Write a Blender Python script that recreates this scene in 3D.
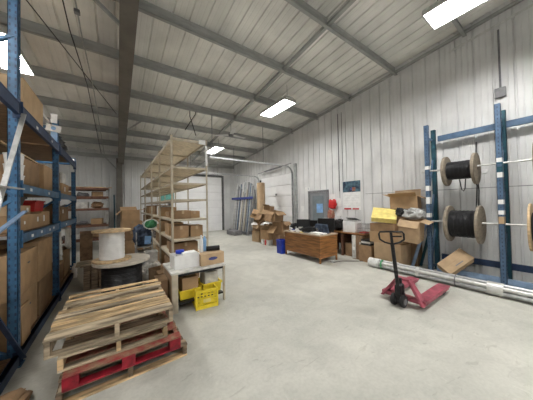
import bpy, bmesh, math, random
from mathutils import Vector, Matrix, Euler, noise
random.seed(7)
for o in list(bpy.data.objects): bpy.data.objects.remove(o)
SC = bpy.context.scene; COL = SC.collection
PI = math.pi

# ------------------------------------------------------------------ camera
FPX = 214.0; EYE = 1.7; PITCH = .0175; ROLL = .02; PSI = math.atan(149.5/214)
fw = Vector((math.sin(PSI)*math.cos(PITCH), math.cos(PSI)*math.cos(PITCH), math.sin(PITCH)))
rt = fw.cross(Vector((0, 0, 1))).normalized(); up = rt.cross(fw)
R_ = rt*math.cos(ROLL)-up*math.sin(ROLL); U_ = rt*math.sin(ROLL)+up*math.cos(ROLL)
cd = bpy.data.cameras.new('camera'); cam = bpy.data.objects.new('camera', cd); COL.objects.link(cam)
M = Matrix((R_, U_, -fw)).transposed().to_4x4(); M.translation = Vector((0, 0, EYE)); cam.matrix_world = M
cd.sensor_width = 36; cd.lens = 36*FPX/533; cd.clip_start = .02; cd.clip_end = 100
SC.camera = cam
# ------------------------------------------------------------------ world and exposure
w = bpy.data.worlds.new('world'); SC.world = w; w.use_nodes = True
w.node_tree.nodes['Background'].inputs[0].default_value = (.02, .022, .025, 1)
SC.view_settings.view_transform = 'Standard'; SC.view_settings.look = 'None'
SC.view_settings.gamma = 1; SC.view_settings.use_curve_mapping = False
SC.view_settings.exposure = 0.27
LAMP = 60.0      # radiance of the ceiling light panels

# ------------------------------------------------------------------ materials
MATS = {}
def mat(name, col, rough=.6, metal=0, var=.12, scale=6, bump=0, bscale=40, col2=None, stretch=(1, 1, 1), rnd=0, spec=.4, lo=.35, hi=.65, emit=0, detail=4):
    if name in MATS: return MATS[name]
    m = bpy.data.materials.new(name); m.use_nodes = True; nt = m.node_tree; N = nt.nodes; L = nt.links
    b = N['Principled BSDF']; b.inputs['Roughness'].default_value = rough; b.inputs['Metallic'].default_value = metal
    b.inputs['Specular IOR Level'].default_value = spec
    tc = N.new('ShaderNodeTexCoord'); mp = N.new('ShaderNodeMapping'); mp.inputs['Scale'].default_value = stretch
    L.new(tc.outputs['Object'], mp.inputs[0])
    nz = N.new('ShaderNodeTexNoise'); nz.inputs['Scale'].default_value = scale; nz.inputs['Detail'].default_value = detail
    L.new(mp.outputs[0], nz.inputs['Vector'])
    cr = N.new('ShaderNodeValToRGB'); cr.color_ramp.elements[0].position = lo; cr.color_ramp.elements[1].position = hi
    c2 = col2 or tuple(c*(1-var*2) for c in col); c1 = col if col2 else tuple(min(1, c*(1+var)) for c in col)
    cr.color_ramp.elements[0].color = (*c2, 1); cr.color_ramp.elements[1].color = (*c1, 1)
    L.new(nz.outputs[0], cr.inputs[0]); out = cr.outputs[0]
    if rnd:
        oi = N.new('ShaderNodeObjectInfo'); mr = N.new('ShaderNodeMapRange'); mr.inputs[3].default_value = 1-rnd; mr.inputs[4].default_value = 1+rnd*.6
        L.new(oi.outputs['Random'], mr.inputs[0]); hs = N.new('ShaderNodeHueSaturation')
        L.new(mr.outputs[0], hs.inputs['Value']); L.new(out, hs.inputs['Color']); out = hs.outputs[0]
    L.new(out, b.inputs['Base Color'])
    if emit: L.new(out, b.inputs['Emission Color']); b.inputs['Emission Strength'].default_value = emit
    if bump:
        n2 = N.new('ShaderNodeTexNoise'); n2.inputs['Scale'].default_value = bscale; L.new(mp.outputs[0], n2.inputs['Vector'])
        bp = N.new('ShaderNodeBump'); bp.inputs['Strength'].default_value = bump; bp.inputs['Distance'].default_value = .01
        L.new(n2.outputs[0], bp.inputs['Height']); L.new(bp.outputs[0], b.inputs['Normal'])
    MATS[name] = m; return m

def concrete():
    m = bpy.data.materials.new('concrete'); m.use_nodes = True; nt = m.node_tree; N = nt.nodes; L = nt.links
    b = N['Principled BSDF']; tc = N.new('ShaderNodeTexCoord')
    def noise(s, d, st=(1, 1, 1), dist=0):
        mp = N.new('ShaderNodeMapping'); mp.inputs['Scale'].default_value = st; L.new(tc.outputs['Object'], mp.inputs[0])
        n = N.new('ShaderNodeTexNoise'); n.inputs['Scale'].default_value = s; n.inputs['Detail'].default_value = d
        n.inputs['Distortion'].default_value = dist; L.new(mp.outputs[0], n.inputs['Vector']); return n
    def ramp(n, p0, c0, p1, c1):
        r = N.new('ShaderNodeValToRGB'); r.color_ramp.elements[0].position = p0; r.color_ramp.elements[1].position = p1
        r.color_ramp.elements[0].color = (*c0, 1); r.color_ramp.elements[1].color = (*c1, 1); L.new(n.outputs[0], r.inputs[0]); return r
    def mix(a, bb, t, fac):
        x = N.new('ShaderNodeMixRGB'); x.blend_type = t; x.inputs[0].default_value = fac
        L.new(a.outputs[0], x.inputs[1]); L.new(bb.outputs[0], x.inputs[2]); return x
    base = ramp(noise(.5, 6, dist=.6), .35, (.45, .445, .40), .68, (.60, .59, .53))
    c = mix(base, ramp(noise(3.5, 9, dist=.8), .4, (.86, .86, .86), .62, (1, 1, 1)), 'MULTIPLY', .7)
    c = mix(c, ramp(noise(30, 6), .35, (.85, .85, .84), .6, (1, 1, 1)), 'MULTIPLY', .5)
    # scuffs and light scratches
    c = mix(c, ramp(noise(2.2, 12, (1, 3.5, 1), 2.5), .63, (1, 1, 1), .70, (.72, .71, .69)), 'MULTIPLY', .55)
    c = mix(c, ramp(noise(5, 12, (3, 1, 1), 1.5), .66, (0, 0, 0), .74, (.10, .10, .095)), 'ADD', .7)
    L.new(c.outputs[0], b.inputs['Base Color'])
    rr = ramp(noise(2, 5), .3, (.5, .5, .5), .7, (.72, .72, .72)); L.new(rr.outputs[0], b.inputs['Roughness'])
    b.inputs['Specular IOR Level'].default_value = .35
    bp = N.new('ShaderNodeBump'); bp.inputs['Strength'].default_value = .12; bp.inputs['Distance'].default_value = .01
    L.new(noise(60, 5).outputs[0], bp.inputs['Height']); L.new(bp.outputs[0], b.inputs['Normal'])
    return m

K = dict(
 panel=mat('wall_panel', (.72, .72, .715), .45, .0, .05, 1.5),
 roof=mat('roof_panel', (.86, .85, .81), .5, .0, .07, 1.2),
 purlin=mat('purlin_steel', (.42, .43, .42), .5, .3, .08, 3, stretch=(1, 1, 4)),
 frame=mat('frame_primer', (.17, .155, .135), .55, .1, .1, 3),
 seam=mat('dark_seam', (.13, .13, .13), .8), seaml=mat('grey_seam', (.36, .36, .36), .7),
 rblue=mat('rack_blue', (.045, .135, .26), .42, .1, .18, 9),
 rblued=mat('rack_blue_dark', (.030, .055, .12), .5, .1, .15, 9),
 slate=mat('slate_blue', (.085, .145, .235), .45, .1, .12, 8),
 sky=mat('pale_blue', (.24, .34, .50), .4, .1, .12, 8),
 teal=mat('teal_paint', (.02, .085, .115), .45, .1, .15, 8),
 galv=mat('galvanised', (.50, .51, .52), .35, .75, .1, 12),
 alu=mat('pale_steel', (.62, .62, .60), .4, .4, .08, 12),
 black=mat('black_rubber', (.012, .012, .013), .5, 0, .2, 20),
 blackm=mat('black_metal', (.02, .02, .022), .4, .3, .2, 20),
 cable=mat('black_cable', (.014, .014, .016), .38, 0, .2, 30, bump=.3, bscale=80),
 doorw=mat('door_white', (.90, .90, .90), .4, 0, .02, 3),
 doorg=mat('door_grey', (.24, .25, .26), .45, .1, .06, 5),
 white=mat('white_plastic', (.78, .78, .77), .4, 0, .04, 8),
 paper=mat('paper', (.82, .82, .80), .7, 0, .04, 8),
 dirty=mat('dirty_white', (.62, .61, .57), .7, 0, .15, 8),
 ply=mat('particle_board', (.66, .585, .46), .8, 0, .10, 14, rnd=.05),
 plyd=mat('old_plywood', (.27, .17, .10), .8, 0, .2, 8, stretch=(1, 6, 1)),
 wood=mat('fresh_pine', (.70, .50, .28), .7, 0, .24, 4, stretch=(.7, 4, 4), rnd=.2, lo=.4, hi=.6, bump=.2),
 woodg=mat('weathered_pine', (.43, .345, .24), .8, 0, .28, 4, stretch=(.7, 4, 4), rnd=.22, lo=.38, hi=.62, bump=.35),
 woodd=mat('dark_timber', (.22, .155, .10), .8, 0, .25, 6, stretch=(1, 8, 8), rnd=.15, bump=.3),
 reelw=mat('reel_plywood', (.60, .43, .25), .7, 0, .15, 5, stretch=(4, 4, 1), rnd=.05),
 reelg=mat('reel_grey_wood', (.25, .21, .16), .8, 0, .1, 5, stretch=(1, 4, 1)),
 reelt=mat('reel_pale_wood', (.56, .51, .44), .8, 0, .1, 5, stretch=(1, 4, 1)),
 desk=mat('oak_veneer', (.30, .135, .045), .38, 0, .22, 3, stretch=(1, 1, 8), bump=.05),
 deskt=mat('desk_top', (.55, .42, .30), .4, 0, .1, 5),
 redp=mat('red_paint', (.30, .012, .025), .55, 0, .25, 12, rnd=.05),
 redw=mat('worn_red', (.28, .045, .04), .7, 0, .5, 14, col2=(.30, .19, .12)),
 jack=mat('faded_red', (.36, .085, .115), .45, .1, .15, 9),
 card=mat('cardboard', (.42, .275, .15), .85, 0, .08, 5, rnd=.16),
 card2=mat('cardboard_light', (.50, .355, .215), .85, 0, .07, 5, rnd=.1),
 cardd=mat('cardboard_dark', (.30, .19, .105), .85, 0, .1, 5, rnd=.15),
 cardi=mat('cardboard_inside', (.36, .25, .15), .9, 0, .08, 5),
 tape=mat('packing_tape', (.46, .34, .22), .25, 0, .05, 8),
 tapel=mat('clear_tape', (.55, .44, .31), .2, 0, .05, 8),
 yellow=mat('yellow_plastic', (.85, .66, .04), .4, 0, .06, 8),
 yelp=mat('yellow_paper', (.80, .66, .22), .7, 0, .08, 9),
 blue=mat('blue_plastic', (.02, .05, .45), .4, 0, .1, 8),
 bluel=mat('light_blue_plastic', (.25, .45, .75), .35, 0, .1, 8),
 navy=mat('navy_print', (.07, .08, .22), .6, 0, .1, 30),
 red=mat('red_plastic', (.55, .03, .03), .45, 0, .1, 10),
 green=mat('green_plastic', (.07, .30, .13), .5, 0, .15, 12),
 indigo=mat('indigo_paint', (.05, .07, .28), .45, .1, .12, 8),
 tealsign=mat('teal_print', (.15, .42, .38), .5, 0, .1, 12),
 grey=mat('grey_plastic', (.20, .20, .21), .5, 0, .1, 12),
 greyl=mat('light_grey_metal', (.45, .45, .44), .45, .2, .1, 12),
 denim=mat('dark_blue_cloth', (.05, .07, .11), .9, 0, .3, 14, bump=.5),
 bag=mat('white_sheeting', (.66, .67, .66), .5, 0, .12, 12, bump=.6, bscale=12),
 glass=mat('dark_glass', (.20, .23, .25), .1, 0, .1, 3),
 brown=mat('brown_timber', (.17, .08, .05), .7, 0, .2, 6, stretch=(1, 8, 8)),
 junk=mat('mixed_scrap', (.33, .30, .28), .8, 0, .1, 16, col2=(.05, .05, .055)),
 beige=mat('beige_enamel', (.48, .42, .32), .5, .1, .08, 10),
 floor=concrete())
lm = bpy.data.materials.new('lamp_glow'); lm.use_nodes = True
_b = lm.node_tree.nodes['Principled BSDF']; _b.inputs['Base Color'].default_value = (.9, .9, .9, 1)
_b.inputs['Emission Color'].default_value = (1, .99, .965, 1); _b.inputs['Emission Strength'].default_value = LAMP
K['lamp'] = lm

# ------------------------------------------------------------------ mesh builder
class MB:
    def __init__(s): s.b = bmesh.new(); s.i = 0
    def _f(s, vs):
        try: f = s.b.faces.new(vs); f.material_index = s.i; return f
        except ValueError: return None
    def hexa(s, p):                       # 8 points, bottom ring then top ring
        v = [s.b.verts.new(q) for q in p]
        for a in ((3, 2, 1, 0), (4, 5, 6, 7), (0, 1, 5, 4), (1, 2, 6, 5), (2, 3, 7, 6), (3, 0, 4, 7)): s._f([v[i] for i in a])
        return s
    def box(s, x0, x1, y0, y1, z0, z1):
        return s.hexa([(x0, y0, z0), (x1, y0, z0), (x1, y1, z0), (x0, y1, z0), (x0, y0, z1), (x1, y0, z1), (x1, y1, z1), (x0, y1, z1)])
    def obox(s, c, sz, rot=(0, 0, 0)):
        e = Euler(rot).to_matrix(); c = Vector(c); a, b, d = [q/2 for q in sz]
        return s.hexa([c+e@Vector(q) for q in ((-a, -b, -d), (a, -b, -d), (a, b, -d), (-a, b, -d), (-a, -b, d), (a, -b, d), (a, b, d), (-a, b, d))])
    def bar(s, p0, p1, w, h, up=(0, 0, 1)):
        p0 = Vector(p0); p1 = Vector(p1); d = (p1-p0).normalized(); u = Vector(up)
        if abs(d.dot(u)) > .98: u = Vector((0, 1, 0))
        sd = d.cross(u).normalized()*w/2; uu = sd.cross(d).normalized()*h/2
        return s.hexa([p0-sd-uu, p0+sd-uu, p1+sd-uu, p1-sd-uu, p0-sd+uu, p0+sd+uu, p1+sd+uu, p1-sd+uu])
    def tube(s, pts, r, n=10, cap=True):
        pts = [Vector(p) for p in pts]; rings = []; u = None
        for k, p in enumerate(pts):
            d = (pts[min(k+1, len(pts)-1)]-pts[max(k-1, 0)]).normalized()
            if u is None:
                u = Vector((0, 0, 1)) if abs(d.z) < .9 else Vector((1, 0, 0))
            u = (u-d*u.dot(d)).normalized(); v = d.cross(u)
            rr = r[k] if isinstance(r, (list, tuple)) else r
            rings.append([s.b.verts.new(p+(u*math.cos(2*PI*j/n)+v*math.sin(2*PI*j/n))*rr) for j in range(n)])
        for a, b in zip(rings, rings[1:]):
            for j in range(n): s._f([a[j], a[(j+1) % n], b[(j+1) % n], b[j]])
        if cap: s._f(rings[0][::-1]); s._f(rings[-1])
        return s
    def lathe(s, prof, c=(0, 0, 0), axis='z', n=40):
        rings = []
        for r, h in prof:
            ring = []
            for j in range(n):
                a = 2*PI*j/n; x, y, z = r*math.cos(a), r*math.sin(a), h
                q = (x, y, z) if axis == 'z' else ((x, z, y) if axis == 'y' else (z, x, y))
                ring.append(s.b.verts.new(Vector(q)+Vector(c)))
            rings.append(ring)
        for a, b in zip(rings, rings[1:]):
            for j in range(n): s._f([a[j], a[(j+1) % n], b[(j+1) % n], b[j]])
        s._f(rings[0][::-1]); s._f(rings[-1]); return s
    def prism(s, poly, axis, a, b):       # 2D polygon extruded along an axis
        def P(q, t): return {'x': (t, q[0], q[1]), 'y': (q[0], t, q[1]), 'z': (q[0], q[1], t)}[axis]
        A = [s.b.verts.new(P(q, a)) for q in poly]; B = [s.b.verts.new(P(q, b)) for q in poly]
        s._f(A[::-1]); s._f(B)
        for j in range(len(poly)): s._f([A[j], A[(j+1) % len(poly)], B[(j+1) % len(poly)], B[j]])
        return s
    def grid(s, P, nu, nv, close=False):
        V = [[s.b.verts.new(P(i/nu, j/nv)) for j in range(nv+1)] for i in range(nu+1)]
        for i in range(nu):
            for j in range(nv): s._f([V[i][j], V[i+1][j], V[i+1][j+1], V[i][j+1]])
        return s

def finish(name, mb, mats, bevel=0, smooth=False, off=None):
    if off is not None: bmesh.ops.translate(mb.b, vec=-Vector(off), verts=mb.b.verts)
    bmesh.ops.recalc_face_normals(mb.b, faces=mb.b.faces)
    me = bpy.data.meshes.new(name); mb.b.to_mesh(me); mb.b.free()
    for m in (mats if isinstance(mats, (list, tuple)) else [mats]): me.materials.append(K[m] if isinstance(m, str) else m)
    o = bpy.data.objects.new(name, me); COL.objects.link(o)
    if smooth:
        for p in me.polygons: p.use_smooth = True
        md = o.modifiers.new('e', 'EDGE_SPLIT'); md.split_angle = math.radians(40)
    if bevel:
        md = o.modifiers.new('bevel', 'BEVEL'); md.width = bevel; md.segments = 2; md.limit_method = 'ANGLE'
    return o
def thing(name, label, cat, loc=(0, 0, 0), rz=0, group=None, rot=None):
    o = bpy.data.objects.new(name, None); COL.objects.link(o); o.location = loc; o.rotation_euler = rot or (0, 0, rz)
    o.empty_display_size = .1; o['label'] = label; o['category'] = cat
    if group: o['group'] = group
    return o
def part(name, mb, mats, parent, bevel=0, smooth=False, world=False, label=None):
    off = None
    if world:
        q = parent; off = Vector((0, 0, 0))
        while q is not None: off += q.location; q = q.parent
    o = finish(name, mb, mats, bevel, smooth, off); o.parent = parent
    if label: o['label'] = label
    return o
def solo(name, mb, mats, label, cat, group=None, loc=(0, 0, 0), rot=(0, 0, 0), bevel=0, smooth=False, world=False):
    o = finish(name, mb, mats, bevel, smooth, loc if world else None); o.location = loc; o.rotation_euler = rot
    o['label'] = label; o['category'] = cat
    if group: o['group'] = group
    return o
def struct(name, mb, mats, parent=None, bevel=0, smooth=False):
    o = finish(name, mb, mats, bevel, smooth)
    if parent: o.parent = parent
    else: o['kind'] = 'structure'
    return o

# ------------------------------------------------------------------ the building
XW = 6.7; YB = 13.5; XL = -4.6; YF = -5.0
def zr(y): return 5.90-.1*y           # underside of the roof sheets
def zp(y): return 5.65-.1*y           # underside of the purlins
struct('floor', MB().box(XL-.1, XW+.1, YF-.1, YB+.1, -.2, 0), 'floor')

def profile(a, b, pitch=.305, mn=.008):
    """points (t, depth) of a ribbed liner sheet between a and b"""
    out = [(a, 0)]; t = math.ceil(a/pitch)*pitch
    while t < b-.06:
        if t > a+.06:
            out += [(t-.026, 0), (t-.014, .034), (t+.014, .034), (t+.026, 0)]
            for q in (.10, .205):
                if t+q+.01 < b-.02: out += [(t+q-.014, 0), (t+q-.007, mn), (t+q+.007, mn), (t+q+.014, 0)]
        t += pitch
    return out+[(b, 0)]
def ribbed(name, fn, a, b, mats, seam_idx=1):
    m = MB(); pr = profile(a, b, mn=.0035 if name == 'ceiling' else .008); lo = [m.b.verts.new(fn(t, d, 0)) for t, d in pr]; hi = [m.b.verts.new(fn(t, d, 1)) for t, d in pr]
    for i in range(len(pr)-1):
        f = m._f([lo[i], lo[i+1], hi[i+1], hi[i]])
    o = finish(name, m, mats); md = o.modifiers.new('s', 'SOLIDIFY'); md.thickness = .004
    o['kind'] = 'structure'; return o
ribbed('wall_right', lambda t, d, k: (XW+d, t, k*(zr(t)+.02)), YF, YB, ['panel'])
ribbed('wall_back', lambda t, d, k: (t, YB+d, k*(zr(YB)+.02)), XL, XW, ['panel'])
ribbed('wall_left', lambda t, d, k: (XL-d, t, k*(zr(t)+.02)), YF, YB, ['panel'])
ribbed('wall_front', lambda t, d, k: (t, YF-d, k*(zr(YF)+.02)), XL, XW, ['panel'])
ribbed('ceiling', lambda t, d, k: (t, (YF-.03)+(YB+.06-YF)*k, zr(YF+(YB-YF)*k)+d), XL-.03, XW+.03, ['roof'])

# purlins, one each 1.5 m
tn = 0
def purlin(y):
    global tn; tn += 1
    zb = zp(y); zt = zr(y)-.004; m = MB()
    x0, x1 = XL+.01, XW-.012
    m.box(x0, x1, y, y+.006, zb, zt)
    m.box(x0, x1, y-.065, y+.001, zb, zb+.006); m.box(x0, x1, y-.065, y-.060, zb, zb+.02)
    m.box(x0, x1, y+.004, y+.07, zt-.006, zt)
    m.box(x0, x1, y+.065, y+.07, zt-.022, zt)
    struct('trim_%d' % tn, m, 'purlin')
for k in range(-3, 7): purlin(2.88+1.5*k)
# eave angles where the roof meets the walls
m = MB(); m.hexa([(XW-.07, YF, zp(YF)+.06), (XW-.002, YF, zp(YF)+.06), (XW-.002, YB, zp(YB)+.06), (XW-.07, YB, zp(YB)+.06), (XW-.07, YF, zp(YF)+.12), (XW-.002, YF, zp(YF)+.12), (XW-.002, YB, zp(YB)+.12), (XW-.07, YB, zp(YB)+.12)])
struct('trim_11', m, 'purlin')
m = MB().box(XL, XW, YB-.08, YB-.003, zp(YB)-.12, zp(YB)+.06); struct('trim_12', m, 'purlin')
# main frame: rafter under the purlins and column at the far wall
m = MB(); xa, xb = .055, .30; xc = (xa+xb)/2
def sl(x0, x1, dz0, dz1, y0=YF+.05, y1=YB-.12):
    m.hexa([(x0, y0, zp(y0)+dz0), (x1, y0, zp(y0)+dz0), (x1, y1, zp(y1)+dz0), (x0, y1, zp(y1)+dz0), (x0, y0, zp(y0)+dz1), (x1, y0, zp(y0)+dz1), (x1, y1, zp(y1)+dz1), (x0, y1, zp(y1)+dz1)])
sl(xa, xb, -.42, -.405); sl(xa, xb, -.02, -.004); sl(xc-.005, xc+.005, -.405, -.02)
struct('trim_13', m, 'frame')
m = MB(); m.box(xa-.08, xb-.06, YB-.36, YB-.345, 0, zp(YB)-.35); m.box(xa-.08, xb-.06, YB-.10, YB-.085, 0, zp(YB)-.1); m.box(.115, .125, YB-.345, YB-.10, 0, zp(YB)-.2)
m.box(xa-.12, xb-.02, YB-.4, YB-.05, 0, .02)
struct('trim_14', m, 'frame')
m = MB(); m.bar((.05, YB-.25, 3.55), (-.5, YB-.25, 4.2), .06, .06); struct('trim_15', m, 'purlin')
# flange braces between rafter and purlins
m = MB(); m.bar((.06, 4.35, zp(4.35)-.40), (-.50, 4.35, zp(4.35)+.02), .05, .05, (0, 1, 0)); struct('trim_16', m, 'purlin')
m = MB(); m.bar((.30, 8.85, zp(8.85)-.40), (.75, 8.85, zp(8.85)+.02), .05, .05, (0, 1, 0)); struct('trim_17', m, 'purlin')
# dark channel running down the slope under the sheets
m = MB(); y0, y1 = YF+.1, YB-.1
m.hexa([(3.56, y0, zp(y0)+.08), (3.64, y0, zp(y0)+.08), (3.86, y1, zp(y1)+.08), (3.78, y1, zp(y1)+.08), (3.56, y0, zp(y0)+.15), (3.64, y0, zp(y0)+.15), (3.86, y1, zp(y1)+.15), (3.78, y1, zp(y1)+.15)])
struct('trim_18', m, 'purlin')
m = MB().box(XW-.006, XW+.002, YF+.1, 3.9, 1.95, 1.968); struct('trim_19', m, 'seaml')
m = MB().box(6.595, 6.695, 7.12, 7.24, 0, 3.5); struct('trim_20', m, 'purlin')   # door post
# ---- doors
def sectional(name, y0, y1, h, axis, n=6):
    m = MB(); hh = h/n
    for k in range(n):
        z0 = k*hh+.006; z1 = (k+1)*hh-.006
        if axis == 'x': m.box(XW-.05, XW-.01, y0, y1, z0, z1); m.box(XW-.058, XW-.05, y0+.03, y1-.03, z0+.05, z1-.05)
        else: m.box(y0, y1, YB-.05, YB-.01, z0, z1); m.box(y0+.03, y1-.03, YB-.058, YB-.05, z0+.05, z1-.05)
    return struct(name, m, 'doorw', bevel=.003)
d1 = sectional('door_1', 7.36, 10.02, 3.1, 'x')
def rail(pts, w=.055):
    m = MB()
    for a, b in zip(pts, pts[1:]): m.bar(a, b, w, w)
    return m
def curved_track(x, y, h, xe, r=.35):
    pts = [(x, y, .05), (x, y, h-r)]
    for k in range(1, 7):
        a = k/6*PI/2; pts.append((x-r+r*math.cos(a), y, h-r+r*math.sin(a)))
    return pts+[(xe, y, h+.02)]
for y in (7.33, 10.05): struct('door_track', rail(curved_track(XW-.13, y, 3.38 if y < 8 else 3.22, 2.7)), 'galv', d1)
m = MB(); m.tube([(XW-.2, 7.3, 3.52), (XW-.2, 10.1, 3.38)], .02, 8); m.tube([(XW-.2, 8.0, 3.48), (XW-.2, 9.4, 3.42)], .045, 10); struct('torsion_spring', m, 'grey', d1)
m = MB(); m.box(XW-.075, XW-.06, 8.55, 8.7, 2.1, 2.2); struct('door_handle', m, 'grey', d1)
for y, z in ((7.33, 3.40), (10.05, 3.24)):
    for x in (2.8, 5.0): struct('track_hanger', MB().bar((x, y, z), (x, y, zp(y)), .018, .018), 'grey', d1)
struct('spreader_bar', MB().bar((2.75, 7.33, 3.40), (2.75, 10.05, 3.24), .03, .03), 'galv', d1)
d2 = sectional('door_2', 2.6, 5.75, 3.5, 'y', 7)
m = MB(); m.box(5.76, 5.88, YB-.10, YB-.005, 0, 3.62); struct('door_jamb', m, 'seam', d2)
m = MB(); m.box(2.46, 2.58, YB-.10, YB-.005, 0, 3.62); struct('door_jamb', m, 'seam', d2)
m = MB(); m.box(2.58, 5.76, YB-.10, YB-.005, 3.52, 3.64); struct('door_header', m, 'seam', d2)
# office door with a window
m = MB(); m.box(XW-.05, XW-.005, 5.38, 5.46, 0, 2.2); m.box(XW-.05, XW-.005, 6.36, 6.44, 0, 2.2); m.box(XW-.05, XW-.005, 5.46, 6.36, 2.12, 2.2)
d3 = struct('door_3', m, 'grey')
m = MB(); m.box(XW-.035, XW-.008, 5.47, 6.35, .01, 2.11); struct('door_leaf', m, 'doorg', d3)
m = MB(); m.box(XW-.040, XW-.034, 5.62, 6.2, .95, 1.98); struct('door_window', m, 'glass', d3)
m = MB(); m.box(XW-.045, XW-.040, 5.66, 5.98, 1.30, 1.66); struct('notice', m, 'bluel', d3)
m = MB(); m.tube([(XW-.08, 5.56, 1.0), (XW-.08, 5.68, 1.0)], .012); m.tube([(XW-.08, 5.56, 1.0), (XW-.03, 5.56, 1.0)], .018); struct('door_handle', m, 'alu', d3)

# ------------------------------------------------------------------ ceiling lights
def light(label, x, y, z, ln=1.3, wd=.46, rz=0, on=True):
    t = thing('ceiling_light', label, 'light', (x, y, z), rz, 'panel lights hung under the roof')
    a, b = wd/2, ln/2; m = MB()
    m.hexa([(-a, -b, 0), (a, -b, 0), (a, b, 0), (-a, b, 0), (-a*.55, -b+.03, .09), (a*.55, -b+.03, .09), (a*.55, b-.03, .09), (-a*.55, b-.03, .09)])
    for s in (-1, 1):
        m.box(s*a-.012, s*a+.012, -b, b, -.08, .01); m.box(-a, a, s*b-.012, s*b+.012, -.08, .01)
    part('housing', m, 'alu', t, .002)
    m = MB(); m.box(-a+.02, a-.02, -b+.02, b-.02, -.02, -.004); part('lamp_panel', m, 'lamp', t)
    top = zp(y)-z; m = MB()
    for s in (-1, 1): m.tube([(0, s*b*.8, .09), (0, s*b*.8, top+.19)], .005, 6)
    part('hanger', m, 'blackm', t)
    return t
light('bright panel light nearest the big open roof bay above the door track', 4.25, 5.40, 4.82)
light('bright panel light cut by the top edge of the photo above the cable reels', 4.52, .70, 4.9, 1.35, .52)
light('far bright panel light above the overhead door track near the shelving', 3.95, 10.1, 4.45, 1.4)
light('panel light above the blue pallet rack at the left edge', -1.80, 6.35, 4.85, 1.45, .5)
light('added unseen panel light behind the photographer over the left side', -1.9, .8, 4.9)  # this and the next two are extra lights, added out of view
light('added unseen panel light behind the photographer over the right side', 4.4, -3.4, 4.95)
light('added unseen panel light behind the photographer at the left end', -1.9, -3.4, 4.95)

# conduits and cables
def pipe(name, pts, r, mt, label, cat='pipe', group=None, n=8):
    return solo(name, MB().tube(pts, r, n), mt, label, cat, group, loc=pts[0], world=True, smooth=True)
pipe('electrical_conduit', [(-.55, -1, zp(-1)-.02), (-.55, 5.4, zp(5.4)-.02), (-.50, 7.2, zp(7.2)-.02), (-.50, 13.2, zp(13.2)-.02)], .012, 'greyl', 'thin grey conduit under the roof left of the brown rafter', 'conduit')
pipe('electrical_conduit', [(-.72, -1, zp(-1)-.02), (-.72, 5.4, zp(5.4)-.02), (-.62, 7.2, zp(7.2)-.02), (-.62, 13.2, zp(13.2)-.02)], .010, 'blackm', 'thin black cable beside the conduit left of the brown rafter', 'cable')
t = solo('junction_box', MB().box(-.04, .04, -.04, .04, -.03, .03), 'grey', 'small junction box on the conduit left of the brown rafter', 'electrical box', loc=(-.55, 4.85, zp(4.85)-.065), bevel=.006)
pipe('electrical_conduit', [(XW-.03, .82, 3.85), (XW-.03, .82, 5.30)], .016, 'grey', 'vertical conduit on the right wall above the near rack post', 'conduit')
solo('junction_box', MB().box(-.07, 0, -.08, .08, -.10, .10), 'grey', 'small grey electrical box on the right wall above the near rack post', 'electrical box', loc=(XW-.005, .82, 3.95), bevel=.006)
pipe('electrical_conduit', [(XW-.03, 4.88, 2.1), (XW-.03, 4.88, 4.95)], .013, 'grey', 'vertical conduit on the right wall left of the poster', 'conduit')
pipe('electrical_conduit', [(XW-.03, 4.72, 2.45), (XW-.03, 4.72, 4.95)], .010, 'grey', 'thinner conduit running down the wall to the poster top', 'conduit')
pipe('electrical_conduit', [(XW-.12, 1.6, 5.28), (XW-.12, -.6, 5.55)], .013, 'alu', 'upper of two pale conduits under the roof at the top right', 'conduit')
pipe('electrical_conduit', [(XW-.22, 1.6, 5.20), (XW-.22, -.6, 5.47)], .013, 'alu', 'lower of two pale conduits under the roof at the top right', 'conduit')
pipe('roof_brace_rod', [(-1.9, 3.0, 5.33), (.0, 8.6, 4.78)], .009, 'blackm', 'thin dark brace rod slanting under the roof left of the rafter', 'rod')
pipe('electrical_conduit', [(3.5, 2.75, 5.36), (3.5, 2.2, 5.42)], .012, 'alu', 'short pale pipe stub against the dark roof channel', 'pipe')
pipe('hanging_rod', [(2.25, 7.36, 4.93), (2.22, 7.36, 4.81), (1.88, 7.36, 4.22)], .014, 'black', 'black rod slanting left below the roof above the beige shelving', 'rod')
pipe('hanging_rod', [(2.05, 7.38, 4.92), (2.05, 7.38, 4.72), (2.24, 7.38, 4.10)], .014, 'black', 'black rod slanting right below the roof above the beige shelving', 'rod')
# fan hung near the shelving
t = thing('ceiling_fan', 'three bladed pale ceiling fan hanging above the far light', 'fan', (3.87, 8.0, 4.52))
part('downrod', MB().tube([(0, 0, .12), (0, 0, zp(8.0)-4.52+.2)], .012), 'grey', t)
part('motor', MB().lathe([(.02, .14), (.09, .12), (.11, .05), (.09, -.02), (.03, -.04)]), 'grey', t, smooth=True)
for k in range(3):
    a = k*2*PI/3+.25; d = Vector((math.cos(a), math.sin(a), 0)); m = MB()
    m.bar(d*.08+Vector((0, 0, .05)), d*.78+Vector((0, 0, .08)), .15, .012); part('blade', m, 'white', t, .003)

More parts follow.
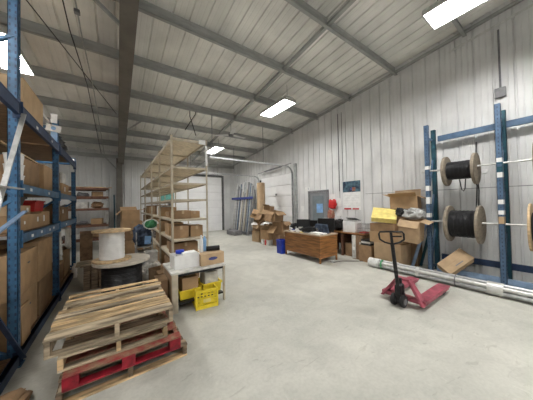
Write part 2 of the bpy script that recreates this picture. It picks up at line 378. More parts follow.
# ------------------------------------------------------------------ cartons
def carton(label, x, y, z, sx, sy, sz, rz=0, mt='card', tape=True, seam='y', patch=None, group=None, tilt=None, opened=None, name='cardboard_box', slot=False):
    t = thing(name, label, 'box', (x, y, z), 0, group, rot=(tilt[0], tilt[1], rz) if tilt else (0, 0, rz))
    a, b = sx/2, sy/2
    if opened is None:
        m = MB(); m.box(-a, a, -b, b, 0, sz-.004); part('body', m, mt, t, .004)
        m = MB()
        if seam == 'y': m.box(-a, -.002, -b, b, sz-.0045, sz); m.box(.002, a, -b, b, sz-.0045, sz)
        else: m.box(-a, a, -b, -.002, sz-.0045, sz); m.box(-a, a, .002, b, sz-.0045, sz)
        part('flap', m, mt, t)
        if tape:
            m = MB(); d = min(.08, sz*.4)
            if seam == 'y': m.box(-.025, .025, -b-.0012, b+.0012, sz-.001, sz+.0012); m.box(-.025, .025, -b-.0012, -b, sz-d, sz); m.box(-.025, .025, b, b+.0012, sz-d, sz)
            else: m.box(-a-.0012, a+.0012, -.025, .025, sz-.001, sz+.0012); m.box(-a-.0012, -a, -.025, .025, sz-d, sz); m.box(a, a+.0012, -.025, .025, sz-d, sz)
            part('tape', m, 'tape', t)
    else:
        m = MB(); w = .006
        m.box(-a, a, -b, b, 0, w); m.box(-a, -a+w, -b, b, w, sz); m.box(a-w, a, -b, b, w, sz); m.box(-a+w, a-w, -b, -b+w, w, sz); m.box(-a+w, a-w, b-w, b, w, sz)
        part('body', m, mt, t)
        f = min(sx, sy)*.45
        for side, ang in opened.items():     # angle above horizontal, outward
            c, s_ = math.cos(ang)*f, math.sin(ang)*f; m = MB()
            if side == '-x': m.bar((-a, 0, sz), (-a-c, 0, sz+s_), sy-.01, .005)
            if side == '+x': m.bar((a, 0, sz), (a+c, 0, sz+s_), sy-.01, .005)
            if side == '-y': m.bar((0, -b, sz), (0, -b-c, sz+s_), sx-.01, .005)
            if side == '+y': m.bar((0, b, sz), (0, b+c, sz+s_), sx-.01, .005)
            part('flap', m, mt if ang < 1 else 'cardi', t)
    for p in (patch or []):                  # (face, u, v, width, height, material) printed or stuck label
        fc, u, v, pw, ph, pm = p; m = MB()
        if fc == '-y': m.box(u-pw/2, u+pw/2, -b-.002, -b, v-ph/2, v+ph/2)
        if fc == '+x': m.box(a, a+.002, u-pw/2, u+pw/2, v-ph/2, v+ph/2)
        if fc == '-x': m.box(-a-.002, -a, u-pw/2, u+pw/2, v-ph/2, v+ph/2)
        if fc == '+z': m.box(u-pw/2, u+pw/2, v-ph/2, v+ph/2, sz, sz+.002)
        part('sticker' if pm in ('paper', 'white') else 'print', m, pm, t)
    return t

# ------------------------------------------------------------------ blue pallet rack on the left
def upright_mb(x, y, z1, face='y', w=.08, d=.075, holes=True, z0=0.0):
    """C-shaped post; material 0 paint, 1 dark slots"""
    m = MB(); t = .006; a, b = w/2, d/2
    m.box(x-a, x+a, y-b, y-b+t, z0, z1); m.box(x-a, x-a+t, y-b, y+b, z0, z1); m.box(x+a-t, x+a, y-b, y+b, z0, z1)
    m.box(x-a, x-a+.02, y+b-t, y+b, z0, z1); m.box(x+a-.02, x+a, y+b-t, y+b, z0, z1)
    if holes:
        m.i = 1; z = z0+.1
        while z < z1-.05:
            for s in (-1, 1): m.box(x+s*.022-.007, x+s*.022+.007, y-b-.001, y-b+.001, z, z+.03)
            m.box(x+a-.001, x+a+.001, y-.008, y+.008, z, z+.03); m.box(x-a-.001, x-a+.001, y-.008, y+.008, z, z+.03)
            z += .075
        m.i = 0
    m.box(x-a-.03, x+a+.03, y-b-.03, y+b+.03, z0, z0+.008); return m
RX0, RX1 = -1.98, -.925
rk = thing('pallet_rack', 'tall blue pallet rack full of cardboard boxes along the left side', 'rack', (-1.45, 3.5, 0))
for y, h in ((1.1, 4.3), (3.5, 4.3), (5.46, 3.33), (7.42, 2.98)):
    for x in (RX1, RX0): part('upright', upright_mb(x, y, h), ['rblue', 'rblued'], rk, world=True)
    zz = .15 if y != 3.5 else 9; k = 0
    if y == 3.5:
        for za, zb, mt_ in ((.10, .95, 'rblue'), (1.80, 1.00, 'rblue'), (1.85, 2.70, 'rblue'), (3.6, 2.8, 'rblue')):
            part('brace', MB().bar((RX1, y-.02, za), (RX0, y-.02, zb), .03, .05, (0, 1, 0)), mt_, rk, world=True)
        for pa, pb, mt_ in (((3.50, 2.76), (2.55, 1.22), 'greyl'), ((3.50, .06), (2.3, 1.35), 'rblued'), ((3.54, 1.67), (1.2, 1.08), 'sky'), ((3.46, 1.915), (1.2, 1.86), 'alu')):
            part('brace', MB().bar((RX1+.075, pa[0], pa[1]), (RX1+.075, pb[0], pb[1]), .015, .038, (1, 0, 0)), mt_, rk, world=True)
    while zz < h-.9:
        m = MB(); a, b = (RX0, RX1) if k % 2 else (RX1, RX0)
        m.bar((a, y, zz), (b, y, zz+.85), .03, .05, (0, 1, 0))
        part('brace', m, 'galv' if (zz > 1.4 and y < 4 and k % 2) else 'rblue', rk, world=True); zz += .85; k += 1
    for zz in (.12, h-.15):
        m = MB(); m.bar((RX0, y, zz), (RX1, y, zz), .03, .05); part('brace', m, 'rblue', rk, world=True)
levels = {0: (.02, .12), 1: (1.31, 1.42), 2: (1.88, 1.98), 3: (2.74, 2.87)}
for y0, y1 in ((1.1, 3.5), (3.5, 5.46), (5.46, 7.42)):
    for k, (za, zb) in levels.items():
        if y0 < 2 and k in (1, 2): continue
        for x in (RX1+.03, RX0-.03):
            m = MB(); yy0, yy1 = y0+.037, y1-.037
            m.box(x-.022, x+.022, yy0, yy1, za, zb)
            m.box(x-.026, x+.026, yy0, yy1, zb-.012, zb)
            for q in (yy0, yy1-.006): m.box(x-.03, x+.03, q-.001, q+.007, za-.05, zb+.04)
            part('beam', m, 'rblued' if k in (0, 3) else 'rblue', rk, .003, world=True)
        if y0 < 2 and k: continue
        m = MB(); m.box(RX0+.01, RX1-.01, y0+.04, y1-.04, zb-.02, zb-.002)
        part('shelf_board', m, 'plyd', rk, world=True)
# small price tags on the beams
for y, z in ((3.9, 1.36), (4.3, 1.37), (4.75, 1.36), (5.0, 1.37), (3.85, 1.93), (4.7, 1.93), (4.1, 2.78), (4.9, 2.80), (6.1, 1.36)):
    m = MB(); m.box(RX1+.052, RX1+.054, y-.04, y+.04, z-.018, z+.018); part('tag', m, 'paper', rk, world=True)

RC = -1.36   # middle of the stored cartons
# floor level
P = 'paper'
carton('lower big carton standing at the rack bottom just behind the near blue post', -1.35, 4.03, .12, .80, .82, .54, 0, 'card', patch=[('+x', .1, .33, .09, .02, 'seam')])
carton('upper big carton on the rack bottom level just behind the near blue post', -1.35, 4.04, .661, .80, .80, .50, .0, 'card', patch=[('+x', .05, .34, .09, .02, 'seam')])
carton('lower tall carton on the rack bottom level before the middle post', -1.35, 4.92, .12, .80, .78, .50, .01, 'cardd')
carton('upper tall carton on the rack bottom level before the middle post', -1.34, 4.90, .621, .78, .74, .58, -.02, 'card')
carton('lower dark carton at the rack bottom behind the middle post', -1.36, 6.05, .12, .76, .80, .40, 0, 'cardd')
carton('dark carton on the rack bottom at its far end', -1.36, 6.92, .12, .76, .72, .62, 0, 'cardd')
def sack(name, label, x, y, z, sx, sy, sz, mt, cat='bag', seed=1, group=None, rz=0):
    """soft crumpled heap with folds"""
    def se(v, e): return math.copysign(abs(v)**e, v)
    def P_(i, j):
        a = 2*PI*i; b = PI*(j-.5); cb = se(math.cos(b), .55); q = Vector((math.cos(a)*cb, math.sin(a)*cb, math.sin(b)))
        n = noise.fractal(q*1.6+Vector((seed*3.1, seed, 0)), 1.0, 2.0, 4); r2 = abs(noise.noise(q*3.3+Vector((0, seed*2.7, seed))))
        k = 1+.30*n-.22*r2; hz = .5+.5*se(math.sin(b), .7)
        return (sx/2*se(math.cos(a), .75)*cb*k, sy/2*se(math.sin(a), .75)*cb*k, sz*hz*(1+.28*n*hz))
    m = MB(); m.grid(P_, 44, 20); bmesh.ops.remove_doubles(m.b, verts=m.b.verts, dist=1e-4)
    return solo(name, m, mt, label, cat, group, loc=(x, y, z), rot=(0, 0, rz), smooth=True)
def drape(name, label, cat, x0, x1, y0, y1, ztop, zbot, mt, xf, seed=1):
    """sheeting hanging over the front edge of a shelf"""
    rnd = random.Random(seed); ph = [rnd.uniform(0, 6) for _ in range(6)]
    def P_(i, j):
        y = y0+(y1-y0)*i+.03*math.sin(j*5+ph[0]); f = .025*math.sin(i*22+ph[1])+.02*math.sin(i*37+ph[2])
        if j < .35: return (x0+(xf-x0)*j/.35, y, ztop+.02*math.sin(i*9+j*12+ph[3]))
        q = (j-.35)/.65; return (xf+.03+f*q, y, ztop-(ztop-zbot)*q*(1-.15*math.sin(i*7+ph[4])))
    m = MB(); m.grid(P_, 50, 24); o = solo(name, m, mt, label, cat, smooth=False, loc=(x0, y0, ztop), world=True)
    md = o.modifiers.new('s', 'SOLIDIFY'); md.thickness = .004
    for p in o.data.polygons: p.use_smooth = True
    return o
sack('sheeting_bundle', 'crumpled white sheeting on the rack bottom behind the middle post', -1.38, 6.05, .525, .62, .75, .45, 'bag', 'bag', 3)
sack('sheeting_bundle', 'second white sheeting bundle near the far post of the blue rack', -1.38, 6.85, .745, .58, .55, .30, 'bag', 'bag', 5)
drape('plastic_sheeting', 'white sheeting hanging below the eye height beam behind the middle post', 'sheeting', -1.25, -1.0, 5.70, 6.15, 1.25, .72, 'bag', -.985, 4)
drape('plastic_sheeting', 'white sheeting hanging below the eye height beam near the far rack post', 'sheeting', -1.25, -1.0, 6.55, 7.2, 1.22, .78, 'bag', -.985, 8)
# level 1
z = 1.42
carton('lower long carton with white stickers on the rack level at eye height', -1.33, 4.22, z, .72, 1.05, .20, 0, 'card', patch=[('+x', .35, .12, .07, .07, P), ('+x', -.2, .1, .05, .04, P)])
carton('upper flat carton with a white sticker on the rack level at eye height', -1.36, 4.10, z+.201, .68, .78, .12, .02, 'card2', patch=[('+x', .25, .06, .08, .06, P)])
carton('carton with a white side sticker before the middle rack post', -1.33, 5.05, z, .70, .5, .23, 0, 'card', patch=[('+x', -.1, .12, .08, .10, P)])
def tote(label, x, y, z, sx, sy, sz, mt, rz=0, name='plastic_bin', cat='bin', grp=None, crate=False):
    t = thing(name, label, cat, (x, y, z), rz, grp); a, b = sx/2, sy/2; w = .006; m = MB(); f = .9
    def ring(k, q, zz): return [(-a*k+q, -b*k+q, zz), (a*k-q, -b*k+q, zz), (a*k-q, b*k-q, zz), (-a*k+q, b*k-q, zz)]
    A = ring(f, 0, 0); B = ring(1, 0, sz); C_ = ring(1, w, sz); D = ring(f, w, w)
    V = [[m.b.verts.new(q) for q in r] for r in (A, B, C_, D)]
    for i in range(3):
        for j in range(4): m._f([V[i][j], V[i][(j+1) % 4], V[i+1][(j+1) % 4], V[i+1][j]])
    m._f(V[0][::-1]); m._f(V[3]); part('body', m, mt, t)
    m = MB()
    for s in (-1, 1): m.box(-a-.012, a+.012, s*b-.012, s*b+.012, sz-.025, sz+.003); m.box(s*a-.012, s*a+.012, -b-.012, b+.012, sz-.025, sz+.003)
    part('rim', m, mt, t, .003); return t
tote('red open bin on the rack level at eye height', -1.2, 4.98, z+.231, .34, .5, .17, 'red')
tote('black open bin at the near end of the upper eye height cartons', -1.25, 3.98, z+.322, .5, .42, .11, 'black')
carton('narrow carton with white sticker behind the middle rack post', -1.33, 5.86, z, .70, .55, .36, 0, 'card', patch=[('+x', .05, .2, .1, .12, P)])
carton('dark carton at the far end of the rack level at eye height', -1.33, 6.65, z, .70, .85, .30, 0, 'cardd', patch=[('+x', -.2, .2, .1, .08, P)])
# level 2
z = 1.98
for k in range(3):
    solo('plastic_tub', MB().lathe([(.075, 0), (.085, .115), (.09, .118), (.09, .128), (.01, .13)]), 'white', ('bottom', 'middle', 'top')[k]+' white tub of the stack of three beside the near blue post', 'tub', 'white tubs stacked in the rack', loc=(-1.03, 3.90, z+k*.131), smooth=True)
carton('large carton on the second rack shelf behind the three white tubs', -1.38, 4.45, z, .75, .80, .40, 0, 'cardd')
carton('light carton on the second rack shelf before the middle post', -1.33, 5.1, z, .75, .55, .42, 0, 'card')
carton('lower carton on the second shelf just past the middle rack post', -1.33, 5.86, z, .72, .56, .24, 0, 'card', patch=[('+x', .1, .12, .12, .1, P)])
carton('upper carton on the second shelf just past the middle rack post', -1.33, 5.86, z+.241, .72, .54, .20, .03, 'cardd')
carton('lower carton on the second shelf at the far rack end', -1.33, 6.7, z, .72, .7, .26, 0, 'card', patch=[('+x', -.1, .14, .1, .1, P)])
carton('pale carton on top of the second shelf stack at the far rack end', -1.3, 6.72, z+.261, .6, .6, .24, .05, 'dirty')
solo('wooden_lath', MB().obox((0, 0, 0), (.03, 2.6, .018)), 'wood', 'long pale lath lying on the second shelf cartons of the blue rack', 'stick', loc=(-1.06, 4.75, z+.452), rot=(.0, 0, .02))
# top
carton('wide light carton on the very top of the blue rack', -1.28, 4.10, 2.87, .76, .82, .38, 0, 'card2', tape=False)
sack('black_bag', 'black bag lying on top of the blue rack behind the middle post', -1.15, 6.1, 2.87, .5, .75, .30, 'black', 'bag', 9)
# mid post card
t = thing('sign_plate', 'pale tilted card clipped on the middle rack post top', 'sign', (-.945, 5.41, 3.16))
m = MB(); m.obox((0, 0, 0), (.20, .006, .12), (0, .15, 0)); part('plate', m, 'white', t)
m = MB(); m.lathe([(.035, -.003), (.035, .0)], (0, -.004, 0), 'y', 20); part('print', m, 'bluel', t)
solo('wooden_lath', MB().obox((0, 0, 0), (.02, 1.1, .02)), 'white', 'thin white stick lying over the wide top carton edge', 'stick', loc=(-1.0, 4.85, 3.262), rot=(.0, 0, 0))
solo('pale_strip', MB().box(-.045, .045, -.002, 0, 0, .17), 'white', 'white strip painting the lit very top of the middle rack post', 'label', loc=(-.94, 5.42, 3.26)) ; solo('pale_strip', MB().box(-.045, .045, -.002, 0, 0, .26), 'bluel', 'pale blue strip painting the light below the tilted card on the middle rack post', 'label', loc=(-.94, 5.42, 2.89))  # both strips paint the light that the blue post top catches
solo('pale_strip', MB().box(-.04, .04, -.002, 0, 0, .34), 'white', 'white strip on the top of the far rack post', 'label', loc=(-.94, 7.38, 2.62))  # plain white strip over the upper end of the far post
# near bay
carton('lower pale carton in the near rack bay at the left photo edge', -1.4, 2.85, .12, .78, .9, .60, 0, 'card2')
carton('upper pale carton in the near rack bay at the left photo edge', -1.42, 2.85, .721, .78, .85, .46, 0, 'card2')
solo('loose_board', MB().box(-.01, .01, -.15, .15, 0, .42), 'card', 'brown board leaning on the rack front near the floor', 'board', loc=(-.915, 3.82, .122), rot=(0, -.03, 0))

# ------------------------------------------------------------------ floor scrap beside the pallets
for k, (x, y) in enumerate(((-.78, 2.75), (-.55, 2.35), (-.70, 2.45))):
    sack('scrap_heap', ('heap of brown wrapping scrap against the blue rack foot', 'heap of brown scrap under the near left pallet corner', 'small heap of brown scrap between rack foot and pallets')[k], x, y, 0, .28, .26, .10, 'cardd', 'scrap', 20+k)

# ------------------------------------------------------------------ pallets
def pallet(label, x, y, z, w=1.0, d=1.2, rz=0, boards=None, st='woodg', red=False, h=.13, gaps=None, tilt=(0, 0), front='woodg'):
    t = thing('wooden_pallet', label, 'pallet', (x, y, z), group=None, rot=(tilt[0], tilt[1], rz))
    bt = .018; rnd = random.Random(int(abs(x*97+z*1000)))
    for sx in (-w/2+.02, 0, w/2-.02):
        bx = max(-w/2+.056, min(w/2-.056, sx)); m = MB(); m.box(sx-.02, sx+.02, -d/2+.003, d/2-.003, bt, h-bt); part('stringer', m, st, t, .003)
        if red:
            m = MB(); m.box(bx-.056, bx+.056, -d/2-.001, -d/2+.10, bt, h-bt); part('block', m, 'redp', t, .003)
    for yy in (-d/2+.045, 0, d/2-.045):
        m = MB(); m.obox((0, yy, bt/2), (w, .09, bt)); part('bottom_board', m, 'redp' if (red and yy < 0) else front, t, .003)
    for (yy, bw, mt, dz) in boards:
        m = MB(); n = 10; jit = rnd.uniform(-.006, .006)
        m.obox((rnd.uniform(-.01, .01), yy, h-bt/2+.0005), (w+rnd.uniform(-.01, .015), bw, bt), (dz, 0, jit)); part('deck_board', m, mt, t, .003)
    return t
bd = lambda mts, d=1.2: [(-d/2+.055+i*(d-.11)/(len(mts)-1), .105, q, 0) for i, q in enumerate(mts)]
pallet('bottom wooden pallet on the floor beneath the red one', .09, 3.12, 0, 1.08, 1.16, .02, bd(['woodg']*7, 1.16), 'woodd', front='wood')
pallet('worn red painted pallet, second from the floor', .085, 3.10, .134, .96, 1.18, 0, bd(['redw']*6, 1.18), 'redw', True)
pallet('plain pallet between the red pallet and the topmost one', .01, 3.11, .268, .88, 1.06, -.01, bd(['woodg', 'woodd', 'woodg', 'woodg', 'woodd', 'woodg'], 1.06), 'wood')
tb = [(-.515, .15, 'woodg', .02), (-.36, .11, 'wood', 0), (-.235, .10, 'wood', 0), (-.085, .09, 'woodg', 0), (.03, .09, 'wood', 0), (.24, .09, 'woodg', -.01), (.35, .07, 'wood', 0), (.535, .08, 'wood', 0)]
pallet('topmost pallet of pale pine boards with a weathered front board', -.005, 3.20, .402, 1.03, 1.18, -.005, tb, 'woodg', h=.16)

# ------------------------------------------------------------------ cable reels standing on the floor
def reel(label, loc, R, Rc, L, rot=(0, 0, 0), fl='reelw', cb='cable', bore=.03, th=.03, coils=True, tail=None):
    t = thing('cable_reel', label, 'reel', loc, rot=rot)
    def flange(z0, z1):
        m = MB(); n = 48; rg = []
        for r, z in ((bore, z0), (R-.004, z0), (R, z0+.004), (R, z1-.004), (R-.004, z1), (bore, z1)):
            rg.append([m.b.verts.new((r*math.cos(2*PI*j/n), r*math.sin(2*PI*j/n), z)) for j in range(n)])
        for i in range(6):
            a, b = rg[i], rg[(i+1) % 6]
            for j in range(n): m._f([a[j], a[(j+1) % n], b[(j+1) % n], b[j]])
        part('flange', m, fl, t, smooth=True)
    flange(0, th); flange(L-th, L)
    m = MB(); m.lathe([(max(bore+.01, Rc*.35), th-.001), (max(bore+.01, Rc*.35), L-th+.001)], n=24); part('core', m, 'woodd', t, smooth=True)
    nc = max(8, int((L-2*th)/.02)); m = MB(); prof = [(Rc*.36, th+.002)]
    for k in range(nc):
        za = th+.002+(L-2*th-.004)*k/nc; zb = th+.002+(L-2*th-.004)*(k+1)/nc; rr = Rc*(1+.012*math.sin(k*1.9)); 
        for q in (0, .5, 1): prof.append((rr-.006*(abs(q-.5)*2)**2, za+(zb-za)*(q*.98+.01)))
    prof.append((Rc*.36, L-th-.002)); m.lathe(prof, n=40); part('cable_winding', m, cb, t, smooth=True)
    if tail:
        m = MB(); m.tube(tail, .011, 8); part('cable_end', m, cb, t, smooth=True)
    return t
reel('large floor reel of black cable with a grey top flange', (.07, 4.38, .0), .405, .29, .82, fl='reelt', th=.045)
reel('smaller reel of white cable standing on the black cable reel', (-.07, 4.36, .825), .27, .175, .50, fl='reelw', cb='white')
m = MB(); m.tube([(-.30, 4.15, 1.30), (-.33, 4.08, 1.28), (-.35, 4.1, 1.22), (-.31, 4.14, 1.2)], .01, 8)
# wooden crate behind
t = thing('wooden_crate', 'low wooden crate on the floor left of the black cable reel', 'crate', (-.40, 5.95, 0), .05)
for sx in (-.17, .17):
    m = MB(); m.box(sx-.01, sx+.01, -.2, .2, 0, .50); part('side_board', m, 'woodd', t, .003)
for k in range(3):
    m = MB(); m.box(-.18+k*.122, -.18+k*.122+.108, -.222, -.202, 0, .50); part('front_board', m, 'woodd', t, .003)
m = MB(); m.box(-.158, .158, .202, .22, 0, .50); part('back_board', m, 'woodd', t)
m = MB(); m.box(-.30, .20, -.24, .24, .502, .53); part('lid', m, 'woodg', t, .003)
m = MB(); m.box(-.158, .158, -.2, .2, 0, .02); part('bottom_board', m, 'woodd', t)
solo('plywood_sheet', MB().box(-.14, .14, -.012, .012, 0, 1.02), 'plyd', 'dark brown board standing upright behind the low wooden crate', 'board', loc=(-.73, 8.0, .0), rot=(-.03, 0, 0))
solo('white_bottle', MB().lathe([(.045, 0), (.05, .02), (.05, .26), (.02, .30), (.02, .34)]), 'white', 'white bottle on the floor at the far end of the blue rack', 'bottle', loc=(-.86, 7.0, 0), smooth=True)

# ------------------------------------------------------------------ back shelf unit with timber
t = thing('timber_shelf', 'green steel shelf of reddish boards and scrap against the far wall', 'shelf', (-1.0, 11, 0))
ys0, ys1 = 10.6, 11.4
for x in (-1.85, -.32):
    for y in (ys0, ys1):
        m = MB(); m.box(x-.03, x+.03, y-.03, y+.03, 0, 2.55); part('post', m, 'greyl' if x > -1 else 'teal', t, world=True)
for z in (.5, 1.03, 1.66, 2.12, 2.46):
    for ya, yb in ((ys0-.05, ys0-.03), (ys1+.03, ys1+.05)): part('beam', MB().box(-1.88, -.28, ya, yb, z-.09, z), 'brown', t, world=True)
    m = MB(); m.box(-1.86, -.3, ys0-.03, ys1+.03, z-.02, z); part('shelf_board', m, 'brown', t, world=True)
rnd = random.Random(3)
words = ['lowest', 'second', 'third', 'fourth']
for k, z in enumerate((.5, 1.03, 1.66, 2.12)):
    for q in range(3):
        x = -1.55+q*.45; hh = rnd.uniform(.12, .24)
        if (k+q) % 2: carton('dim small box %s on the %s shelf of the timber rack' % (('at left', 'in the middle', 'at right')[q], words[k]), x, 10.95, z+.001, .34, .42, hh, rnd.uniform(-.2, .2), ['cardd', 'dirty', 'card'][q], tape=False)
        else: sack('scrap_bundle', 'dim bundle %s on the %s shelf of the timber rack' % (('at left', 'in the middle', 'at right')[q], words[k]), x, 10.95, z+.001, .36, .45, hh, ['junk', 'grey', 'cardd'][q], 'bundle', 40+k*3+q)
for k in range(3):
    solo('timber_board', MB().box(-.75, .78, -.06, .06, 0, .03), ['wood', 'brown', 'woodg'][k], ('pale board sticking out along the top shelf of the timber rack', 'reddish board on top of the timber rack', 'grey board on top of the timber rack behind the reddish one')[k], 'board', loc=(-1.05+.1*(k == 0), 10.72+.14*k, 2.461 if k else 2.30 if False else 2.461), rot=(0, 0, .02))
pipe('floor_pipe', [(-.10, 13.0, 0), (-.12, 13.1, 2.3)], .03, 'teal', 'dark teal pipe standing beside the far wall column', 'pipe')

# boxes in the middle back
carton('bottom brown carton of the stack behind the white cable reel', .38, 8.6, 0, .62, .5, .58, .1, 'card')
carton('second brown carton of the stack behind the white cable reel', .37, 8.6, .581, .60, .5, .30, .05, 'cardd')
carton('third brown carton of the stack behind the white cable reel', .39, 8.6, .882, .55, .5, .33, .12, 'card')
carton('topmost open brown carton of the stack behind the white cable reel', .36, 8.62, 1.213, .5, .45, .36, .1, 'card', opened={'-x': -.8, '+x': .1, '+y': .6})
# jacket on a stand and odds behind the reel
t = thing('utility_cart', 'steel hand cart with cloth hung on it behind the black reel', 'cart', (.55, 6.3, 0))
for x in (.38, .72):
    for y in (6.1, 6.5):
        m = MB(); m.tube([(x, y, .03), (x, y, 1.05)], .014); part('leg', m, 'greyl', t, world=True)
for z in (.25, .68):
    m = MB(); m.box(.36, .74, 6.08, 6.52, z, z+.02); part('shelf', m, 'greyl', t, world=True)
m = MB(); m.tube([(.38, 6.1, 1.05), (.38, 6.5, 1.05)], .014); m.tube([(.72, 6.1, 1.05), (.72, 6.5, 1.05)], .014); part('handle', m, 'greyl', t, world=True)
sack('work_jacket', 'dark blue jacket heaped on the steel hand cart', .52, 6.28, .702, .42, .40, .50, 'denim', 'jacket', 61)
sack('cloth_bundle', 'green and pale cloth bundle on top of the dark blue jacket', .70, 6.2, 1.14, .26, .26, .2, 'green', 'cloth', 62)
solo('blue_pouch', MB().box(-.07, .07, -.01, .01, -.10, .10), 'bluel', 'blue pouch hanging on the side of the steel hand cart', 'pouch', loc=(.62, 6.055, .86), rot=(0, .1, 0), bevel=.008)
solo('hose_coil', MB().tube([(.70+.16*math.cos(a*.4), 6.14, 1.24+.12*math.sin(a*.4)) for a in range(15)], .018, 8), 'white', 'pale hose loop around the green cloth bundle', 'hose', loc=(.70, 6.14, 1.2), world=True, smooth=True)
tote('light grey tub on the steel hand cart lower shelf', .55, 6.3, .271, .3, .3, .3, 'greyl')
sack('grey_bag', 'grey bag on the floor between cart and black reel', .62, 5.35, 0, .4, .45, .42, 'dirty', 'bag', 63)
tote('tall pale open bucket on the floor beside the grey bag', .66, 5.85, 0, .26, .26, .62, 'dirty')

# ------------------------------------------------------------------ beige shelving unit
sh = thing('metal_shelving', 'tall beige open shelving unit with board shelves running to the far wall', 'shelving', (1.24, 8, 0))
YS = [4.55, 6.05, 7.6, 9.5, 11.4]; SX0, SX1 = .90, 1.60; SH = [.12, .66, 1.02, 1.42, 1.83, 2.17, 2.50, 3.06]
for y in YS:
    for x in (SX0, SX1):
        m = MB(); s = 1 if x < 1.2 else -1
        m.box(x-.018, x+.018, y-.002, y+.002, 0, 3.12); m.box(x-s*.018-.002, x-s*.018+.002, y-.002, y+.034, 0, 3.12)
        part('post', m, 'beige', sh, world=True)
    for z in SH:
        m = MB(); m.box(SX0, SX1, y+.003, y+.02, z-.045, z-.006); part('end_beam', m, 'beige', sh, world=True)
for i in range(4):
    y0, y1 = YS[i], YS[i+1]
    for z in SH:
        skip = (i, z) in ()
        for xq in (SX0, SX1-.016): part('side_beam', MB().box(xq, xq+.016, y0+.022, y1-.004, z-.04, z-.006), 'beige', sh, world=True)
        m = MB(); m.box(SX0+.017, SX1-.017, y0+.022, y1-.004, z-.02, z-.002) if z < 3 else m.box(SX0-.005, SX1+.005, y0+.005, y1-.004, z-.004, z+.012)
        part('shelf_board', m, 'ply', sh, world=True)
m = MB(); m.box(1.44, 1.58, 4.535, 4.547, 3.0, 3.10); part('label', m, 'paper', sh, world=True)
m = MB(); m.box(1.57, 1.62, 4.53, 4.546, 2.55, 2.98); part('pale_strip', m, 'white', sh, world=True)
# goods on the shelves: (x, y, shelf, sx, sy, sz, material, label)
bay = ['nearest', 'second', 'third', 'farthest']; lvl = {.12: 'bottom', .66: 'second', 1.02: 'third', 1.42: 'fourth', 1.83: 'fifth'}
goods = [(1.14, 4.95, 1.42, .34, .5, .17, 'cardd', 'left'), (1.42, 5.1, 1.42, .22, .6, .15, 'card', 'right'), (1.2, 5.65, 1.42, .4, .4, .13, 'cardd', 'rear'),
 (1.1, 4.85, 1.02, .3, .35, .26, 'cardd', 'left'), (1.42, 4.85, 1.02, .26, .3, .24, 'card', 'right'), (1.12, 5.5, 1.02, .32, .5, .28, 'card', 'rear left'), (1.44, 5.5, 1.02, .25, .5, .2, 'dirty', 'rear right'),
 (1.2, 5.0, .66, .5, .5, .25, 'cardd', 'front'), (1.25, 5.6, .66, .5, .45, .22, 'card', 'rear'), (1.2, 5.2, .12, .55, .9, .4, 'cardd', 'whole'),
 (1.15, 6.5, 1.42, .4, .5, .24, 'card', 'front'), (1.2, 7.15, 1.42, .4, .5, .28, 'dirty', 'rear'), (1.2, 6.6, 1.02, .5, .7, .28, 'card', 'front'), (1.2, 7.2, 1.02, .4, .35, .2, 'junk', 'rear'), (1.2, 6.8, .66, .5, 1.2, .25, 'cardd', 'whole'), (1.2, 6.8, .12, .5, 1.1, .4, 'card', 'whole'),
 (1.2, 8.0, 1.42, .4, .6, .3, 'cardd', 'front'), (1.2, 8.9, 1.42, .4, .7, .25, 'card', 'rear'), (1.2, 8.1, 1.02, .5, .6, .3, 'card', 'front'), (1.2, 8.9, 1.02, .5, .8, .26, 'cardd', 'rear'), (1.2, 8.4, .66, .5, 1.3, .26, 'junk', 'whole'),
 (1.2, 10.0, 1.42, .4, .8, .3, 'card', 'front'), (1.2, 10.9, 1.42, .4, .6, .2, 'cardd', 'rear'), (1.2, 10.4, 1.02, .5, 1.5, .3, 'cardd', 'whole'), (1.2, 10.4, .66, .5, 1.4, .25, 'card', 'whole')]
for (x, y, z, a, b, c, mt, wd) in goods:
    bi = sum(y > q for q in YS)-1
    carton('%s box in the %s bay of the beige shelving on its %s shelf' % (wd, bay[bi], lvl[z]), x, y, z, a, b, c, random.uniform(-.05, .05), mt, tape=mt.startswith('card'))
solo('hanging_sign', MB().box(-.30, .30, -.01, .01, -.2, .2), 'tealsign', 'teal and white sign board seen through the beige shelving', 'sign', loc=(2.05, 11.5, 2.12), rot=(0, 0, -.25))
pipe('sign_wire', [(2.05, 11.5, 2.33), (2.05, 11.5, 4.7)], .006, 'blackm', 'thin wire holding the teal sign behind the shelving', 'wire')

# ------------------------------------------------------------------ low work table with boxes
TX0, TX1, TY0, TY1, TZ = .68, 1.60, 3.60, 4.36, .64
tb_ = thing('work_table', 'low pale work table beside the yellow crate', 'table', ((TX0+TX1)/2, (TY0+TY1)/2, 0))
m = MB(); m.box(TX0, TX1, TY0, TY1, TZ-.035, TZ); part('tabletop', m, 'dirty', tb_, .006, world=True)
for x, y, wd in ((TX0+.06, TY0+.03, .09), (TX0+.06, TY1-.03, .09), (TX1-.035, TY0+.03, .035), (TX1-.035, TY1-.03, .035)):
    m = MB(); m.box(x-wd/2, x+wd/2, y-.02, y+.02, 0, TZ-.036); part('leg', m, 'beige', tb_, .003, world=True)
m = MB(); m.box(TX0+.11, TX1-.05, TY0+.02, TY0+.045, TZ-.075, TZ-.036); part('apron', m, 'blackm', tb_, world=True)
m = MB(); m.box(TX0+.11, TX1-.055, TY0+.02, TY1-.02, .12, .15); part('lower_shelf', m, 'blackm', tb_, .003, world=True)
m = MB(); m.box(TX0+.01, TX0+.025, TY0+.05, TY1-.05, .1, TZ-.04); part('side_panel', m, 'cardi', tb_, world=True)
def tray(label, x, y, z, sx, sy, sz, rz=0):
    t = tote(label, x, y, z, sx, sy, sz, 'yellow', rz, 'plastic_crate', 'crate'); return t
tote('left yellow bin on the lower shelf of the work table', 1.0, 3.88, .15, .36, .40, .15, 'yellow', 0, 'plastic_crate', 'crate')
